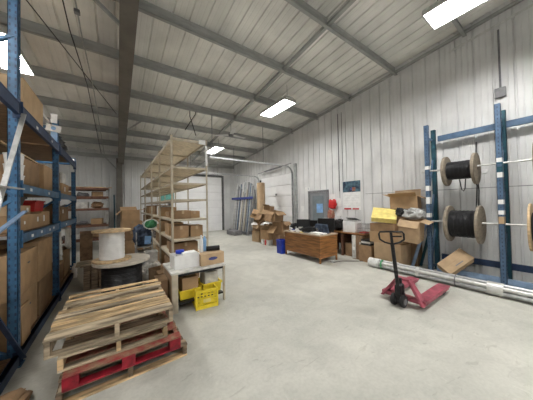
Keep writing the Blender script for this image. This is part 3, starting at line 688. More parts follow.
tote('right yellow bin on the lower shelf of the work table', 1.38, 3.90, .15, .34, .40, .17, 'yellow', 0, 'plastic_crate', 'crate')
carton('brown carton standing in the left yellow bin under the table', 1.0, 3.86, .162, .26, .30, .33, 0, 'card', tape=False)
carton('pale carton standing in the right yellow bin under the table', 1.38, 3.88, .162, .24, .28, .34, 0, 'dirty', tape=False)
# yellow milk crate
t = thing('plastic_crate', 'bright yellow milk crate on the floor in front of the table', 'crate', (1.225, 3.66, 0), -.10)
A, B, H = .17, .16, .30
def lattice(m, p0, du, W, h0, h1):
    p0 = Vector(p0); du = Vector(du); nx, nz = 6, 5
    for i in range(nx+1):
        q = p0+du*(W*i/nx); m.bar(q+Vector((0, 0, h0)), q+Vector((0, 0, h1)), .024, .012)
    for k in range(nz+1):
        z = h0+(h1-h0)*k/nz; m.bar(p0+Vector((0, 0, z)), p0+du*W+Vector((0, 0, z)), .012, .022)
for nm, p0, du, W in (('side', (-A, -B, 0), (1, 0, 0), 2*A), ('side', (-A, B, 0), (1, 0, 0), 2*A), ('side', (-A, -B, 0), (0, 1, 0), 2*B), ('side', (A, -B, 0), (0, 1, 0), 2*B)):
    m = MB(); lattice(m, p0, du, W, .04, .27)
    P0 = Vector(p0); P1 = P0+Vector(du)*W
    m.bar(P0+Vector((0, 0, .03)), P1+Vector((0, 0, .03)), .014, .06); m.bar(P0+Vector((0, 0, .285)), P1+Vector((0, 0, .285)), .022, .035)
    m.bar(P0+Vector(du)*W*.22+Vector((0, 0, .13)), P1-Vector(du)*W*.22+Vector((0, 0, .13)), .012, .10)
    part(nm, m, 'yellow', t)
m = MB(); m.box(-A, A, -B, B, 0, .012); part('base', m, 'yellow', t)
for sx in (-A, A):
    for sy in (-B, B): part('corner_post', MB().box(sx-.014, sx+.014, sy-.014, sy+.014, 0, .303), 'yellow', t, .003)
m = MB(); m.box(-.06, .06, -B-.0085, -B-.006, .10, .155); part('print', m, 'yelp', t)
# on the table
Tz = TZ
t = carton('white carton of papers with a blue lid jar on the work table', .97, 3.93, Tz, .42, .34, .22, .03, 'white', opened={}, name='document_box')
solo('paper_stack', MB().box(-.12, .12, -.10, .10, 0, .235), 'paper', 'stack of papers inside the white carton on the table', 'paper', loc=(1.03, 3.9, Tz+.007), bevel=.003)
t = thing('jar', 'white jar with a blue lid standing in the white carton', 'jar', (.90, 3.98, Tz+.007))
part('body', MB().lathe([(.06, 0), (.065, .02), (.065, .20), (.05, .215)]), 'white', t, smooth=True)
part('lid', MB().lathe([(.068, .216), (.07, .22), (.07, .265), (.064, .27)]), 'blue', t, smooth=True)
t = carton('tan cardboard box with an oval dark print at the table corner', 1.385, 3.88, Tz, .43, .38, .20, .04, 'card2', seam='x')
m = MB(); n = 28
m.b.faces.new([m.b.verts.new((.085*math.cos(2*PI*k/n), 0, .028*math.sin(2*PI*k/n))) for k in range(n)])
o = part('oval_print', m, 'navy', t); o.location = (.0, -.1925, .11)
def letter_text(txt, size, mt, parent, loc, rot, name='lettering'):
    c = bpy.data.curves.new(name, 'FONT'); c.body = txt; c.size = size; c.align_x = 'CENTER'; c.align_y = 'CENTER'; c.extrude = .0006
    o = bpy.data.objects.new(name, c); COL.objects.link(o); o.parent = parent; o.location = loc; o.rotation_euler = rot
    c.materials.append(K[mt]); return o
for k, (dx, dy) in enumerate(((-.10, .02), (-.03, .05))):
    tt = thing('water_bottle', ('clear blue water bottle nearest the white carton on the tan box', 'clear blue water bottle behind the other on the tan box')[k], 'bottle', (1.36+dx, 3.90+dy, Tz+.2015), group=None)
    part('body', MB().lathe([(.03, 0), (.034, .01), (.034, .20), (.030, .22), (.013, .27), (.013, .285)]), 'bluel' if k else 'white', tt, smooth=True)
    part('cap', MB().lathe([(.016, .286), (.016, .305)]), 'white', tt, smooth=True)
solo('film_roll', MB().lathe([(.02, -.12), (.045, -.118), (.045, .118), (.02, .12)], axis='x'), 'black', 'short black roll lying on the open tan box', 'roll', loc=(1.475, 3.90, Tz+.2475), rot=(0, 0, -.25), smooth=True)
carton('grey brown carton on the floor behind the left table legs', .64, 4.62, 0, .22, .3, .5, .3, 'cardd', opened={'-y': -.5, '+x': .3})
carton('brown carton on the floor at the table left side', .58, 3.92, 0, .16, .34, .52, .0, 'cardd', tape=False)

# ------------------------------------------------------------------ slate blue reel rack on the right wall
QF, QR = 6.12, 6.50
qr = thing('reel_rack', 'slate blue steel rack holding black cable reels against the right wall', 'rack', (6.3, .8, 0))
for y, h in ((1.98, 3.50), (.80, 3.56), (-.40, 3.56)):
    part('upright', upright_mb(QF, y, h, w=.085, d=.085), ['slate', 'rblued'], qr, world=True)
    part('upright', upright_mb(QR, y-.02, h-.05, w=.085, d=.085), ['teal', 'rblued'], qr, world=True)
    for z0, z1 in ((.15, 1.0), (1.0, 1.85), (1.85, 2.7)):
        m = MB(); m.bar((QF+.04, y, z0), (QR-.04, y, z1), .03, .04, (0, 1, 0)); part('brace', m, 'slate', qr, world=True)
    for z in (.12, 3.2):
        m = MB(); m.bar((QF+.04, y, z), (QR-.04, y, z), .03, .05); part('brace', m, 'slate', qr, world=True)
for ya, yb in ((1.90, .80), (.80, -.40)):
    m = MB(); m.box(QR-.025, QR+.025, yb+.03 if yb > 0 else yb+.03, ya-.03, 3.15, 3.28); part('beam', m, 'slate', qr, .004, world=True)
    m = MB(); m.box(QR-.025, QR+.025, yb+.03, ya-.03, .27, .40); part('beam', m, 'rblued', qr, .004, world=True)
    m = MB(); m.box(QF-.02, QF+.03, yb+.045, ya-.045, .05, .17); part('beam', m, 'sky', qr, .004, world=True)
m = MB(); m.bar((QF, 2.03, 1.20), (QF+.02, 2.38, .02), .06, .05, (1, 0, 0)); part('foot_brace', m, 'sky', qr, world=True)
m = MB(); m.bar((QR-.05, 2.0, 1.3), (QR-.05, 2.3, .02), .05, .05, (1, 0, 0)); part('foot_brace', m, 'teal', qr, world=True)
fx = QF-.0445
for y, z0, z1, mt in ((.80, 2.42, 2.50, 'paper'), (.80, 2.12, 2.22, 'paper'), (.80, 1.60, 1.69, 'paper'), (.80, 1.40, 1.48, 'paper'), (.80, 1.22, 1.36, 'card2'), (.80, 2.23, 2.41, 'teal'),
                      (1.98, 2.44, 2.52, 'paper'), (1.98, 1.93, 2.05, 'paper'), (1.98, 1.62, 1.78, 'paper'), (1.98, 1.30, 1.40, 'paper')):
    m = MB(); m.box(fx, fx+.0015, y-.038, y+.038, z0, z1); part('label', m, mt, qr, world=True)
    m = MB(); m.box(QF-.038, QF+.038, y-.0445, y-.043, z0, z1); part('label', m, mt, qr, world=True)
XA = 6.14
for z, lab in ((2.40, 'upper steel bar carrying the cable reels on the slate blue rack'), (1.21, 'lower steel bar carrying the cable reels on the slate blue rack')):
    solo('steel_bar', MB().tube([(XA, 2.10, z), (XA, -.55, z)], .018, 12), 'alu', lab, 'bar', 'bars of the reel rack', loc=(XA, 2.1, z), world=True, smooth=True)
for z in (2.40, 1.21):
    for y in (1.98, .80, -.40):
        m = MB(); m.box(QF-.06, QF-.043, y-.03, y+.03, z-.07, z-.02); part('bar_hook', m, 'slate', qr, world=True)
RY = (-PI/2, 0, 0)   # local z -> +y
tl = [(.12, .28, .30), (.20, .28, .22), (.37, .26, .20), (.40, .25, .33)]
reel('upper left wooden reel of black cable on the slate blue rack', (XA, 1.12, 2.40-.05), .33, .20, .53, th=.05, rot=RY, fl='reelg', tail=[(.05, .20, .2), (.08, .40, .22), (.10, .46, .25), (.09, .42, .28), (.05, .2, .3)])
reel('lower left wooden reel of black cable on the slate blue rack', (XA, 1.08, 1.21-.03), .395, .29, .54, th=.05, rot=RY, fl='reelg', tail=[(-.10, -.27, .065), (-.05, -.50, .06), (-.02, -.80, .05), (-.10, -1.05, .075)])
reel('lower right reel with a yellowish flange at the photo edge', (XA, -.12, 1.21-.03), .43, .27, .58, rot=RY, fl='reelw')
reel('upper right reel with a white sticker at the photo edge', (XA, -.14, 2.40-.03), .34, .2, .52, rot=RY, fl='reelg')
solo('sticker', MB().box(-.08, .08, 0, .002, -.07, .07), 'paper', 'white sticker on the upper right reel flange at the photo edge', 'sticker', loc=(XA-.12, .3805, 2.28), rot=(0, 0, 0))
pipe('cable', [(XW-.03, 1.22, 1.50), (XW-.04, 1.20, 1.9), (XW-.03, 1.24, 2.4), (XW-.03, 1.22, 3.0)], .010, 'black', 'thin black cable running down the wall behind the slate blue rack', 'cable')
# chalk mark on the wall
t = thing('wall_mark', 'small white letter mark on the wall under the upper rack beam', 'mark', (XW-.004, 1.36, 3.0))
def strokes(segs, w=.02):
    m = MB()
    for a, b in segs: m.bar((0, -a[0], a[1]), (0, -b[0], b[1]), w, .002, (1, 0, 0))
    return m
part('letter', strokes([((-.10, -.08), (-.10, .08)), ((-.10, .08), (-.02, -.02)), ((-.02, -.02), (.02, .08)), ((.02, .08), (.02, -.08))]), 'paper', t)
part('letter', strokes([((.05, -.08), (.05, .08)), ((.05, .08), (.12, .08)), ((.09, .08), (.09, -.08))]), 'paper', t)
solo('wall_socket', MB().box(-.02, 0, -.06, .06, -.04, .04), 'white', 'small white socket on the wall between upper reel and near post', 'socket', loc=(XW-.003, 1.12, 2.32), bevel=.005)

# ------------------------------------------------------------------ wrapped bundle of tubes on the floor
t = thing('tube_bundle', 'long plastic wrapped bundle of pale steel tubes lying on the floor before the rack', 'tube', (5.47, 1.2, 0))
rr = .036
for r_, n in ((0, 1), (.074, 6)):
    for k in range(n):
        a = k*PI/3+PI/6; x = 5.47+r_*math.cos(a); z = .118+r_*math.sin(a)
        m = MB(); m.tube([(x, 3.08, z), (x, -.9, z)], rr, 12); part('tube', m, 'galv' if k % 2 else 'alu', t, smooth=True, world=True)
for y, mt, wd in ((2.78, 'green', .04), (2.0, 'alu', .06), (1.36, 'grey', .02), (.82, 'alu', .20), (.1, 'grey', .02)):
    m = MB(); m.lathe([(.113, -wd/2), (.115, -wd/2), (.115, wd/2), (.113, wd/2)], (5.47, y, .118), 'y', 20); part('strap', m, mt, t, smooth=True, world=True)
m = MB(); m.lathe([(.111, -.13), (.116, -.12), (.113, .1), (.119, .13)], (5.47, 2.98, .12), 'y', 20); part('wrap_end', m, 'bag', t, smooth=True, world=True)

# ------------------------------------------------------------------ pallet jack
JX, JY = 3.74, 1.66
t = thing('pallet_jack', 'faded red hand pallet jack with black handle standing on the open floor', 'pallet jack', (JX, JY, 0))
for s, nm in ((-1, 'near'), (1, 'far')):
    yc = JY+s*.245
    m = MB(); x0, x1 = 3.92, 5.02
    poly = [(x0, .075), (x1-.10, .075), (x1, .115), (x1-.02, .13), (x1-.12, .14), (x0, .14)]
    m.prism(poly, 'y', yc-.085, yc+.085)
    o = part('fork', m, 'jack', t, .008, world=True)
    m = MB(); m.tube([(4.80, yc-.05, .042), (4.80, yc+.05, .042)], .04, 20); part('load_roller', m, 'grey', t, .004, world=True)
    m = MB(); m.prism([(4.72, .03), (4.86, .03), (4.86, .075), (4.62, .075)], 'y', yc-.062, yc-.053); m.prism([(4.72, .03), (4.86, .03), (4.86, .075), (4.62, .075)], 'y', yc+.053, yc+.062)
    part('roller_bracket', m, 'blackm', t, world=True)
    # sloping shoulder between fork heel and pump head
    m = MB(); yo = JY+s*.33; yi = JY+s*.06
    a0, a1 = (3.80, yo, .075), (3.95, yo, .075)
    m.hexa([(3.80, yo, .07), (3.97, yo, .07), (3.97, yo-s*.05, .07), (3.80, yo-s*.05, .07), (3.88, yi+s*.05, .40), (3.97, yi+s*.05, .40), (3.97, yi, .40), (3.88, yi, .40)])
    part('shoulder', m, 'jack', t, .006, world=True)
m = MB(); m.box(3.86, 3.97, JY-.33, JY+.33, .075, .14); part('cross_beam', m, 'jack', t, .006, world=True)
m = MB(); m.box(3.86, 3.97, JY-.11, JY+.11, .385, .42); part('head_plate', m, 'jack', t, .006, world=True)
m = MB(); m.lathe([(.055, .16), (.06, .18), (.06, .34), (.03, .36), (.025, .44)], (3.80, JY, 0)); part('pump', m, 'blackm', t, smooth=True, world=True)
m = MB(); m.box(3.70, 3.84, JY-.06, JY+.06, .14, .20); m.box(3.70, 3.80, JY-.03, JY+.03, .06, .15); part('yoke', m, 'blackm', t, .006, world=True)
for s in (-1, 1):
    m = MB(); m.lathe([(.03, -.028), (.085, -.028), (.094, -.018), (.094, .018), (.085, .028), (.03, .028)], (3.74, JY+s*.07, .096), 'y', 28)
    wv = part('steer_wheel', m, 'black', t, smooth=True, world=True)
    m = MB(); m.lathe([(.012, -.032), (.05, -.030), (.05, .030), (.012, .032)], (3.74, JY+s*.07, .096), 'y', 24); h_ = part('wheel_hub', m, 'grey', t, smooth=True, world=True)
m = MB(); m.box(3.70, 3.78, JY-.045, JY+.045, .20, .34); part('handle_base', m, 'blackm', t, .006, world=True)
HT = Vector((3.50, JY-.02, 1.20)); HB = Vector((3.72, JY, .32))
m = MB(); m.tube([HB, HB.lerp(HT, .80)], .028, 12); part('handle_shaft', m, 'blackm', t, smooth=True, world=True)
d = (HT-HB).normalized(); sdv = Vector((.35, -.937, 0)); sdv = (sdv-d*sdv.dot(d)).normalized()   # across the handle
C0 = HB.lerp(HT, .80)
lp = [C0, C0+sdv*.10+d*.03, C0+sdv*.165+d*.08, C0+sdv*.17+d*.17, C0+sdv*.15+d*.205, C0+d*.21, C0-sdv*.15+d*.205, C0-sdv*.17+d*.17, C0-sdv*.165+d*.08, C0-sdv*.10+d*.03, C0]
m = MB(); m.tube(lp, .014, 10); hl = part('handle_loop', m, 'black', t, smooth=True, world=True)
m = MB(); m.tube([C0, C0+d*.20], .02, 10); part('handle_neck', m, 'blackm', t, smooth=True, world=True)
m = MB(); m.bar(C0+d*.13, C0+d*.13+sdv*.14, .012, .02); part('release_lever', m, 'blackm', t, world=True)

# ------------------------------------------------------------------ cardboard beside the rack
ex = Vector((.58, -.52, .58)).normalized(); ey = Vector((0, -.95, -.33)); ey = (ey-ex*ey.dot(ex)).normalized(); ez = ex.cross(ey)
if ez.z < 0: ez = -ez; ey = -ey
mr = Matrix((ex, ey, ez)).transposed()
t = thing('cardboard_box', 'closed tan carton tilted against the rack foot behind the tube bundle', 'box', Vector((5.915, 1.475, .40))-ez*.205, rot=mr.to_euler())
m = MB(); m.box(-.29, .29, -.15, .15, 0, .20); part('body', m, 'card2', t, .004)
m = MB(); m.box(-.29, .29, -.15, -.002, .2005, .205); m.box(-.29, .29, .002, .15, .2005, .205); part('flap', m, 'card2', t)
m = MB(); m.box(-.08, .10, -.09, -.07, .2052, .2062); part('print', m, 'grey', t)
carton('big lower carton with a white label behind the tube bundle end', 6.02, 2.80, 0, .56, .68, .60, 0, 'card2', patch=[('-x', -.20, .12, .16, .11, 'paper')])
carton('middle carton on the big lower carton beside the rack foot', 6.03, 2.88, .601, .54, .78, .28, .02, 'card')
carton('shallow carton right under the yellow envelope box', 6.03, 2.93, .882, .50, .66, .22, -.02, 'cardd')
carton('open tilted carton leaning over beside the far rack post', 5.85, 2.28, .74, .40, .42, .52, .06, 'card2', tilt=(.10, -.10), opened={'-x': -.9, '-y': -.2})
t = carton('yellow padded envelope box lying on the shallow carton', 5.93, 2.94, 1.27, .46, .58, .14, .35, 'yelp', tape=False, tilt=(.10, -.60))
carton('tall narrow carton against the wall behind the yellow envelope box', 6.48, 2.72, 0, .32, .80, 1.48, 0, 'cardd', tape=False)
carton('open carton with spread flaps on top of the whole stack', 6.32, 2.56, 1.50, .44, .62, .32, .15, 'card', opened={'-x': .45, '+x': 1.2, '-y': -.5, '+y': .45}, tilt=(-.03, 0))
sack('grey_packaging', 'grey plastic packaging squeezed between the top open carton and the tilted one', 5.98, 2.24, 1.24, .32, .42, .26, 'greyl', 'packaging', 71)
sack('black_packaging', 'black foam packaging beside the yellow envelope box', 5.96, 2.53, 1.30, .22, .22, .20, 'black', 'packaging', 72)
carton('dark narrow carton left of the big lower carton', 5.98, 3.40, 0, .5, .36, .46, 0, 'cardd')
for k in range(3):
    solo('black_tray', MB().box(-.18, .18, -.14, .14, 0, .05), 'black' if k != 1 else 'dirty', ('lowest black tray on the dark narrow carton', 'pale tray between two black trays on the dark narrow carton', 'upper black tray on the dark narrow carton')[k], 'tray', loc=(5.95, 3.40, .461+k*.056), bevel=.006)

# ------------------------------------------------------------------ oak desk with electronics
DX0, DX1, DY0, DY1 = 4.60, 5.34, 4.04, 5.54
t = thing('office_desk', 'long brown oak desk covered with electronics near the office door', 'desk', ((DX0+DX1)/2, (DY0+DY1)/2, 0), .0)
m = MB(); m.box(DX0-.03, DX1+.02, DY0-.03, DY1+.03, .755, .79); part('desktop', m, 'deskt', t, .004, world=True)
m = MB(); m.box(DX0, DX0+.02, DY0+.045, DY1-.045, .16, .755); part('front_panel', m, 'desk', t, world=True)
for y in (DY0, DY1-.42):
    m = MB(); m.box(DX0+.021, DX1, y+.01, y+.41, .14, .755); part('pedestal', m, 'desk', t, .003, world=True)
for x in (DX0-.005, DX1-.04):
    for y in (DY0-.005, DY1-.04):
        m = MB(); m.box(x, x+.045, y, y+.045, 0, .755); part('leg', m, 'desk', t, .004, world=True)
m = MB(); m.box(DX0+.0, DX1, DY0, DY0+.012, .14, .755); part('side_panel', m, 'desk', t, world=True)
for k in range(3):
    m = MB(); m.box(DX1+.001, DX1+.016, DY0+.03, DY0+.39, .17+k*.19, .34+k*.19); dr = part('drawer', m, 'desk', t, .003, world=True)
    m = MB(); m.box(DX1+.017, DX1+.03, DY0+.15, DY0+.27, .25+k*.19, .262+k*.19); part('drawer_handle', m, 'alu', dr, world=True)
Z = .791
def monitor(label, x, y, w_, h_, rz, tilt=0, flat=False):
    t = thing('computer_monitor', label, 'monitor', (x, y, Z), rz)
    m = MB(); m.box(-.12, .12, -.09, .09, 0, .015); m.lathe([(.1, 0), (.1, .012)], n=24) if False else None; part('base', m, 'black', t, .005)
    m = MB(); m.box(-.03, .03, .015, .04, .015, .12); part('stand', m, 'black', t)
    m = MB(); m.obox((0, 0, .10+h_/2), (w_, .035, h_), (tilt, 0, 0)); part('screen_case', m, 'blackm', t, .006)
    m = MB(); m.obox((0, -.0185, .10+h_/2), (w_-.03, .002, h_-.03), (tilt, 0, 0)); part('screen', m, 'black', t)
    return t
monitor('black monitor at the near right corner of the oak desk', 5.14, 4.25, .50, .34, -1.15, .15)
monitor('black monitor turned away beside the black electronics box on the oak desk', 4.95, 5.02, .44, .28, -.9, -.1)
monitor('black monitor in the middle of the oak desk', 5.10, 4.80, .42, .26, -1.35, .1)
t = thing('printer', 'low black printer on the oak desk between the monitors', 'printer', (4.86, 4.62, Z), .15)
m = MB(); m.box(-.18, .18, -.2, .2, 0, .13); part('body', m, 'black', t, .012)
m = MB(); m.box(-.15, .15, -.17, .17, .131, .16); part('lid', m, 'blackm', t, .008)
m = MB(); m.box(-.26, -.18, -.12, .12, .02, .03); part('paper_tray', m, 'grey', t)
solo('laptop_bag', MB().prism([(-.24, 0), (.24, 0), (.2, .26), (-.16, .28)], 'y', -.06, .06), 'denim', 'dark laptop bag standing on the near end of the oak desk', 'bag', loc=(4.98, 4.32, Z), rot=(.0, 0, -1.35), bevel=.02)
for k, (x, y, w_, d_, h_, mt, lb) in enumerate(((4.74, 4.30, .22, .30, .05, 'paper', 'white paper stack at the front of the oak desk near its right corner'), (4.80, 4.08, .2, .12, .04, 'white', 'white folded paper at the right end of the oak desk'),
     (4.72, 4.95, .16, .2, .045, 'paper', 'small white paper pad at the middle front edge of the oak desk'), (4.95, 5.15, .25, .25, .14, 'dirty', 'pale box among the electronics left of the middle monitor'))):
    solo('paper_stack' if mt == 'paper' else 'paper_box', MB().box(-w_/2, w_/2, -d_/2, d_/2, 0, h_), mt, lb, 'paper', loc=(x, y, Z), rot=(0, 0, .1*k), bevel=.003)
for k, (x, y, w_, d_, h_, mt, lb) in enumerate(((4.78, 5.42, .12, .1, .1, 'white', 'white gadget at the far left corner of the oak desk'), (4.74, 5.28, .1, .09, .06, 'navy', 'navy gadget near the left front edge of the oak desk'),
     (4.76, 5.14, .1, .1, .07, 'paper', 'small white device beside the navy gadget on the desk'), (4.88, 5.40, .14, .12, .12, 'black', 'black device behind the white gadget on the desk'), (4.74, 4.66, .10, .12, .04, 'black', 'small black device at the desk front edge'),
     (5.14, 5.30, .25, .34, .24, 'black', 'black electronics box at the far left of the oak desk'), (5.2, 5.05, .2, .2, .22, 'grey', 'grey electronics box behind the pale box on the desk'))):
    solo('electronic_device', MB().box(-w_/2, w_/2, -d_/2, d_/2, 0, h_), mt, lb, 'device', loc=(x, y, Z), rot=(0, 0, .35*k), bevel=.008)
pipe('power_cable', [(4.66, 5.44, .80), (4.65, 5.2, .80), (4.64, 5.05, .80), (4.66, 4.84, .80)], .008, 'black', 'black power cable lying along the front edge of the oak desk', 'cable')
tote('bright blue recycling bin on the floor at the left end of the desk', 4.62, 5.76, 0, .24, .28, .46, 'blue', 0, 'recycling_bin', 'bin')
solo('floor_adapter', MB().box(-.05, .05, -.04, .04, 0, .05), 'white', 'small white adapter on the floor under the near desk end', 'adapter', loc=(5.0, 3.96, 0), bevel=.005)
pipe('floor_cable', [(5.0, 3.92, .008), (5.3, 3.85, .008), (5.6, 3.6, .008), (5.75, 3.45, .008)], .007, 'black', 'black cable on the floor from the desk to the brown cabinet', 'cable')

for k, (x, y, sx, sy, sz, mt, lb) in enumerate(((4.80, 4.88, .24, .26, .13, 'black', 'black tangle of cables in front of the middle monitor on the oak desk'), (4.92, 5.40, .30, .24, .22, 'black', 'black bundle of cables at the left end of the oak desk'),
     (5.05, 4.45, .3, .3, .22, 'junk', 'dark heap of parts behind the laptop bag on the oak desk'), (4.76, 5.08, .16, .14, .07, 'dirty', 'crumpled pale cloth at the front edge of the oak desk'))):
    sack('desk_clutter', lb, x, y, Z, sx, sy, sz, mt, 'clutter', 90+k)
for k, (x, y, mt, lb) in enumerate(((4.66, 4.18, 'paper', 'white slip at the near front corner of the oak desk'), (4.66, 4.42, 'white', 'second white slip along the front edge of the oak desk'), (4.68, 4.78, 'yelp', 'yellowish slip at the front edge of the oak desk'), (4.67, 5.22, 'paper', 'white slip at the left front edge of the oak desk'))):
    solo('paper_slip', MB().box(-.05, .05, -.08, .08, 0, .025), mt, lb, 'paper', loc=(x, y, Z), rot=(0, 0, .3*k-.4), bevel=.003)
# second wooden desk behind, against the wall
t = thing('side_table', 'reddish wooden side desk against the wall carrying the white printer', 'desk', (6.2, 4.2, 0))
m = MB(); m.box(5.88, 6.58, 3.50, 4.95, .72, .75); part('tabletop', m, 'desk', t, .004, world=True)
for x in (5.90, 6.52):
    for y in (4.25, 4.89):
        m = MB(); m.box(x, x+.05, y, y+.05, 0, .72); part('leg', m, 'brown', t, world=True)
m = MB(); m.box(5.90, 6.56, 4.90, 4.92, .1, .72); part('side_panel', m, 'desk', t, world=True)
m = MB(); m.box(6.54, 6.56, 3.55, 4.88, .25, .72); part('back_panel', m, 'brown', t, world=True)
m = MB(); m.box(5.92, 6.5, 4.30, 4.32, .0, .72) ; part('side_panel', m, 'brown', t, world=True)
t = thing('tall_cabinet', 'dark brown narrow cabinet with a pale front edge beside the side desk', 'cabinet', (6.1, 3.6, 0))
m = MB(); m.box(5.83, 6.5, 3.52, 3.86, 0, .70); part('body', m, 'plyd', t, .004, world=True)
m = MB(); m.box(5.815, 5.829, 3.74, 3.86, .02, .70); part('pale_edge', m, 'dirty', t, world=True)
m = MB(); m.box(5.812, 5.8145, 3.76, 3.84, .26, .36); part('tag', m, 'paper', t, world=True)
m = MB(); m.box(5.827, 5.829, 3.58, 3.63, .38, .52); part('tag', m, 'dirty', t, world=True)
carton('small brown carton on the floor under the side desk', 6.15, 4.08, 0, .3, .3, .40, .05, 'cardd')
t = thing('printer', 'white box shaped printer on the side desk under the poster', 'printer', (6.18, 4.06, .751), .0)
m = MB(); m.box(-.2, .2, -.22, .22, 0, .34); part('body', m, 'white', t, .012)
m = MB(); m.box(-.17, .17, -.19, .19, .341, .38); part('scanner_lid', m, 'greyl', t, .008)
m = MB(); m.obox((.0, 0, .415), (.22, .34, .012), (0, .3, 0)); part('paper_feed', m, 'grey', t)
t = thing('wire_basket', 'grey wire basket beside the white printer', 'basket', (6.15, 3.66, .751))
m = MB()
for k in range(6):
    for s in (-1, 1): m.bar((s*.13, -.13+k*.052, 0), (s*.13, -.13+k*.052, .28), .005, .005); m.bar((-.13+k*.052, s*.13, 0), (-.13+k*.052, s*.13, .28), .005, .005)
for zz in (.005, .14, .28):
    for s in (-1, 1): m.bar((s*.13, -.13, zz), (s*.13, .13, zz), .007, .007); m.bar((-.13, s*.13, zz), (.13, s*.13, zz), .007, .007)
part('wire_frame', m, 'grey', t)
m = MB(); m.box(-.1, .1, -.1, .1, .005, .03); part('base', m, 'red', t)
# white folding table near the office door
t = thing('folding_table', 'white folding table by the wall below the red item', 'table', (6.35, 5.0, 0))
m = MB(); m.box(6.05, 6.62, 4.98, 5.36, 1.06, 1.10); part('tabletop', m, 'white', t, .006, world=True)
for x in (6.1, 6.56):
    for y in (5.02, 5.32):
        m = MB(); m.box(x-.015, x+.015, y-.015, y+.015, 0, 1.06); part('leg', m, 'grey', t, world=True)
sack('red_jacket', 'red and white cloth hanging at the wall left of the poster', 6.60, 5.14, 1.46, .12, .34, .34, 'red', 'cloth', 81)
sack('red_bag', 'small dark red bag on the white folding table', 6.42, 5.08, 1.101, .2, .26, .30, 'redw', 'bag', 82)
for k, (y, z, w_, h_, mt, lb) in enumerate(((5.20, 1.86, .22, .30, 'paper', 'paper sheet on the wall above the red cloth'), (4.93, 1.70, .18, .30, 'paper', 'paper sheet on the wall right of the red cloth'), (4.92, 1.36, .26, .34, 'white', 'large white sheet on the wall low beside the poster'), (6.82, 1.45, .18, .24, 'paper', 'small paper notice between overhead door and office door'))):
    solo('wall_notice', MB().box(0, .003, -w_/2, w_/2, -h_/2, h_/2), mt, lb, 'notice', loc=(XW-.006, y, z))
t = thing('number_sign', 'small pale number plate above the left corner of the office door', 'sign', (XW-.006, 6.50, 2.30))
m = MB(); m.box(0, .003, -.13, .13, -.07, .07); part('plate', m, 'paper', t)
part('numeral', strokes([((-.01, -.045), (-.01, .045))], .022), 'navy', t); part('numeral', strokes([((.05, -.045), (.05, .045))], .022), 'navy', t)
for ch in t.children[1:]: ch.location.x = -.002
t = thing('wall_calendar', 'tall wall calendar with dark picture on top and red strips at its foot', 'poster', (XW-.008, 4.41, 1.93))
m = MB(); m.box(0, .004, -.34, .34, -.50, .50); part('sheet', m, 'paper', t)
m = MB(); m.box(-.002, 0, -.34, .34, .12, .50); part('picture', m, mat('calendar_picture', (.10, .19, .23), .4, 0, .3, 9, col2=(.015, .02, .05)), t)
m = MB(); m.box(-.004, -.002, -.10, .05, .19, .27); part('picture_detail', m, 'navy', t)
m = MB(); m.box(-.005, -.003, -.16, -.03, .15, .28); part('picture_detail', m, 'redw', t)
for a, b in ((-.27, -.03), (.02, .30)):
    m = MB(); m.box(-.002, 0, a, b, -.49, -.44); part('red_strip', m, 'red', t)
m = MB()
for k in range(5): m.box(-.001, 0, -.30, .30, -.36+k*.09, -.357+k*.09)
part('ruled_lines', m, 'greyl', t)
# black chair behind the desk
t = thing('office_chair', 'black office chair behind the oak desk', 'chair', (5.57, 4.70, 0), -1.35)
m = MB(); m.box(-.24, .24, -.24, .24, .45, .53); part('seat', m, 'black', t, .03)
m = MB(); m.obox((0, .25, .86), (.44, .07, .55), (-.12, 0, 0)); part('backrest', m, 'black', t, .03)
m = MB(); m.tube([(0, 0, .1), (0, 0, .45)], .03); part('post', m, 'blackm', t)
for k in range(5):
    a = k*2*PI/5; m = MB(); m.bar((0, 0, .1), (.28*math.cos(a), .28*math.sin(a), .07), .04, .03); part('leg', m, 'blackm', t)
    m = MB(); m.lathe([(.028, -.012), (.028, .012)], (.28*math.cos(a), .28*math.sin(a), .028), 'y', 14); part('caster', m, 'black', t)
m = MB(); m.tube([(0, .2, .5), (0, .29, .66)], .02); part('back_bracket', m, 'blackm', t)
sack('backpack', 'black bag on the side desk behind the office chair', 6.2, 4.65, .751, .4, .4, .34, 'black', 'bag', 83)
solo('monitor_box', MB().box(-.16, .16, -.2, .2, 0, .02), 'white', 'white lid lying on the black bag behind the desk', 'lid', loc=(6.05, 5.2, 1.52) if False else (6.3, 5.18, 1.101), bevel=.004)

# ------------------------------------------------------------------ cardboard heap by the overhead door
hp = [(5.32, 8.25, 0, .46, .50, .48, 'card2', .1, None, 'pale brown carton at the left foot of the cardboard heap'), (5.34, 8.22, .481, .44, .48, .34, 'cardd', .2, None, 'dark carton stacked second at the left of the cardboard heap'),
 (5.36, 8.22, .822, .42, .46, .40, 'cardd', -.1, {'-x': .3, '-y': .4, '+y': -.3}, 'open dark carton at the upper left of the cardboard heap'), (5.30, 7.50, .20, .44, .55, .40, 'card', .1, None, 'carton in the low middle of the cardboard heap'),
 (5.34, 7.45, .0, .5, .5, .20, 'dirty', 0, None, 'pale flat box on the floor under the cardboard heap'), (5.36, 7.62, .601, .42, .50, .24, 'card2', .35, {'-x': -.4, '-y': .2}, 'open carton in the middle of the cardboard heap'),
 (5.55, 7.50, .93, .50, .76, .46, 'card', .06, {'-x': -.7, '+y': .2, '-y': -.5}, 'large open carton on the top of the cardboard heap'), (5.50, 6.90, .0, .5, .46, .45, 'cardd', 0, None, 'dark carton at the right foot of the cardboard heap'),
 (5.52, 6.90, .451, .50, .50, .50, 'cardd', .3, {'-y': -.6, '-x': .2}, 'open carton leaning on the right side of the cardboard heap'), (5.50, 7.70, 1.41, .34, .32, .18, 'cardd', .4, {'-x': .6, '+y': .4}, 'small dark open carton at the heap top left')]
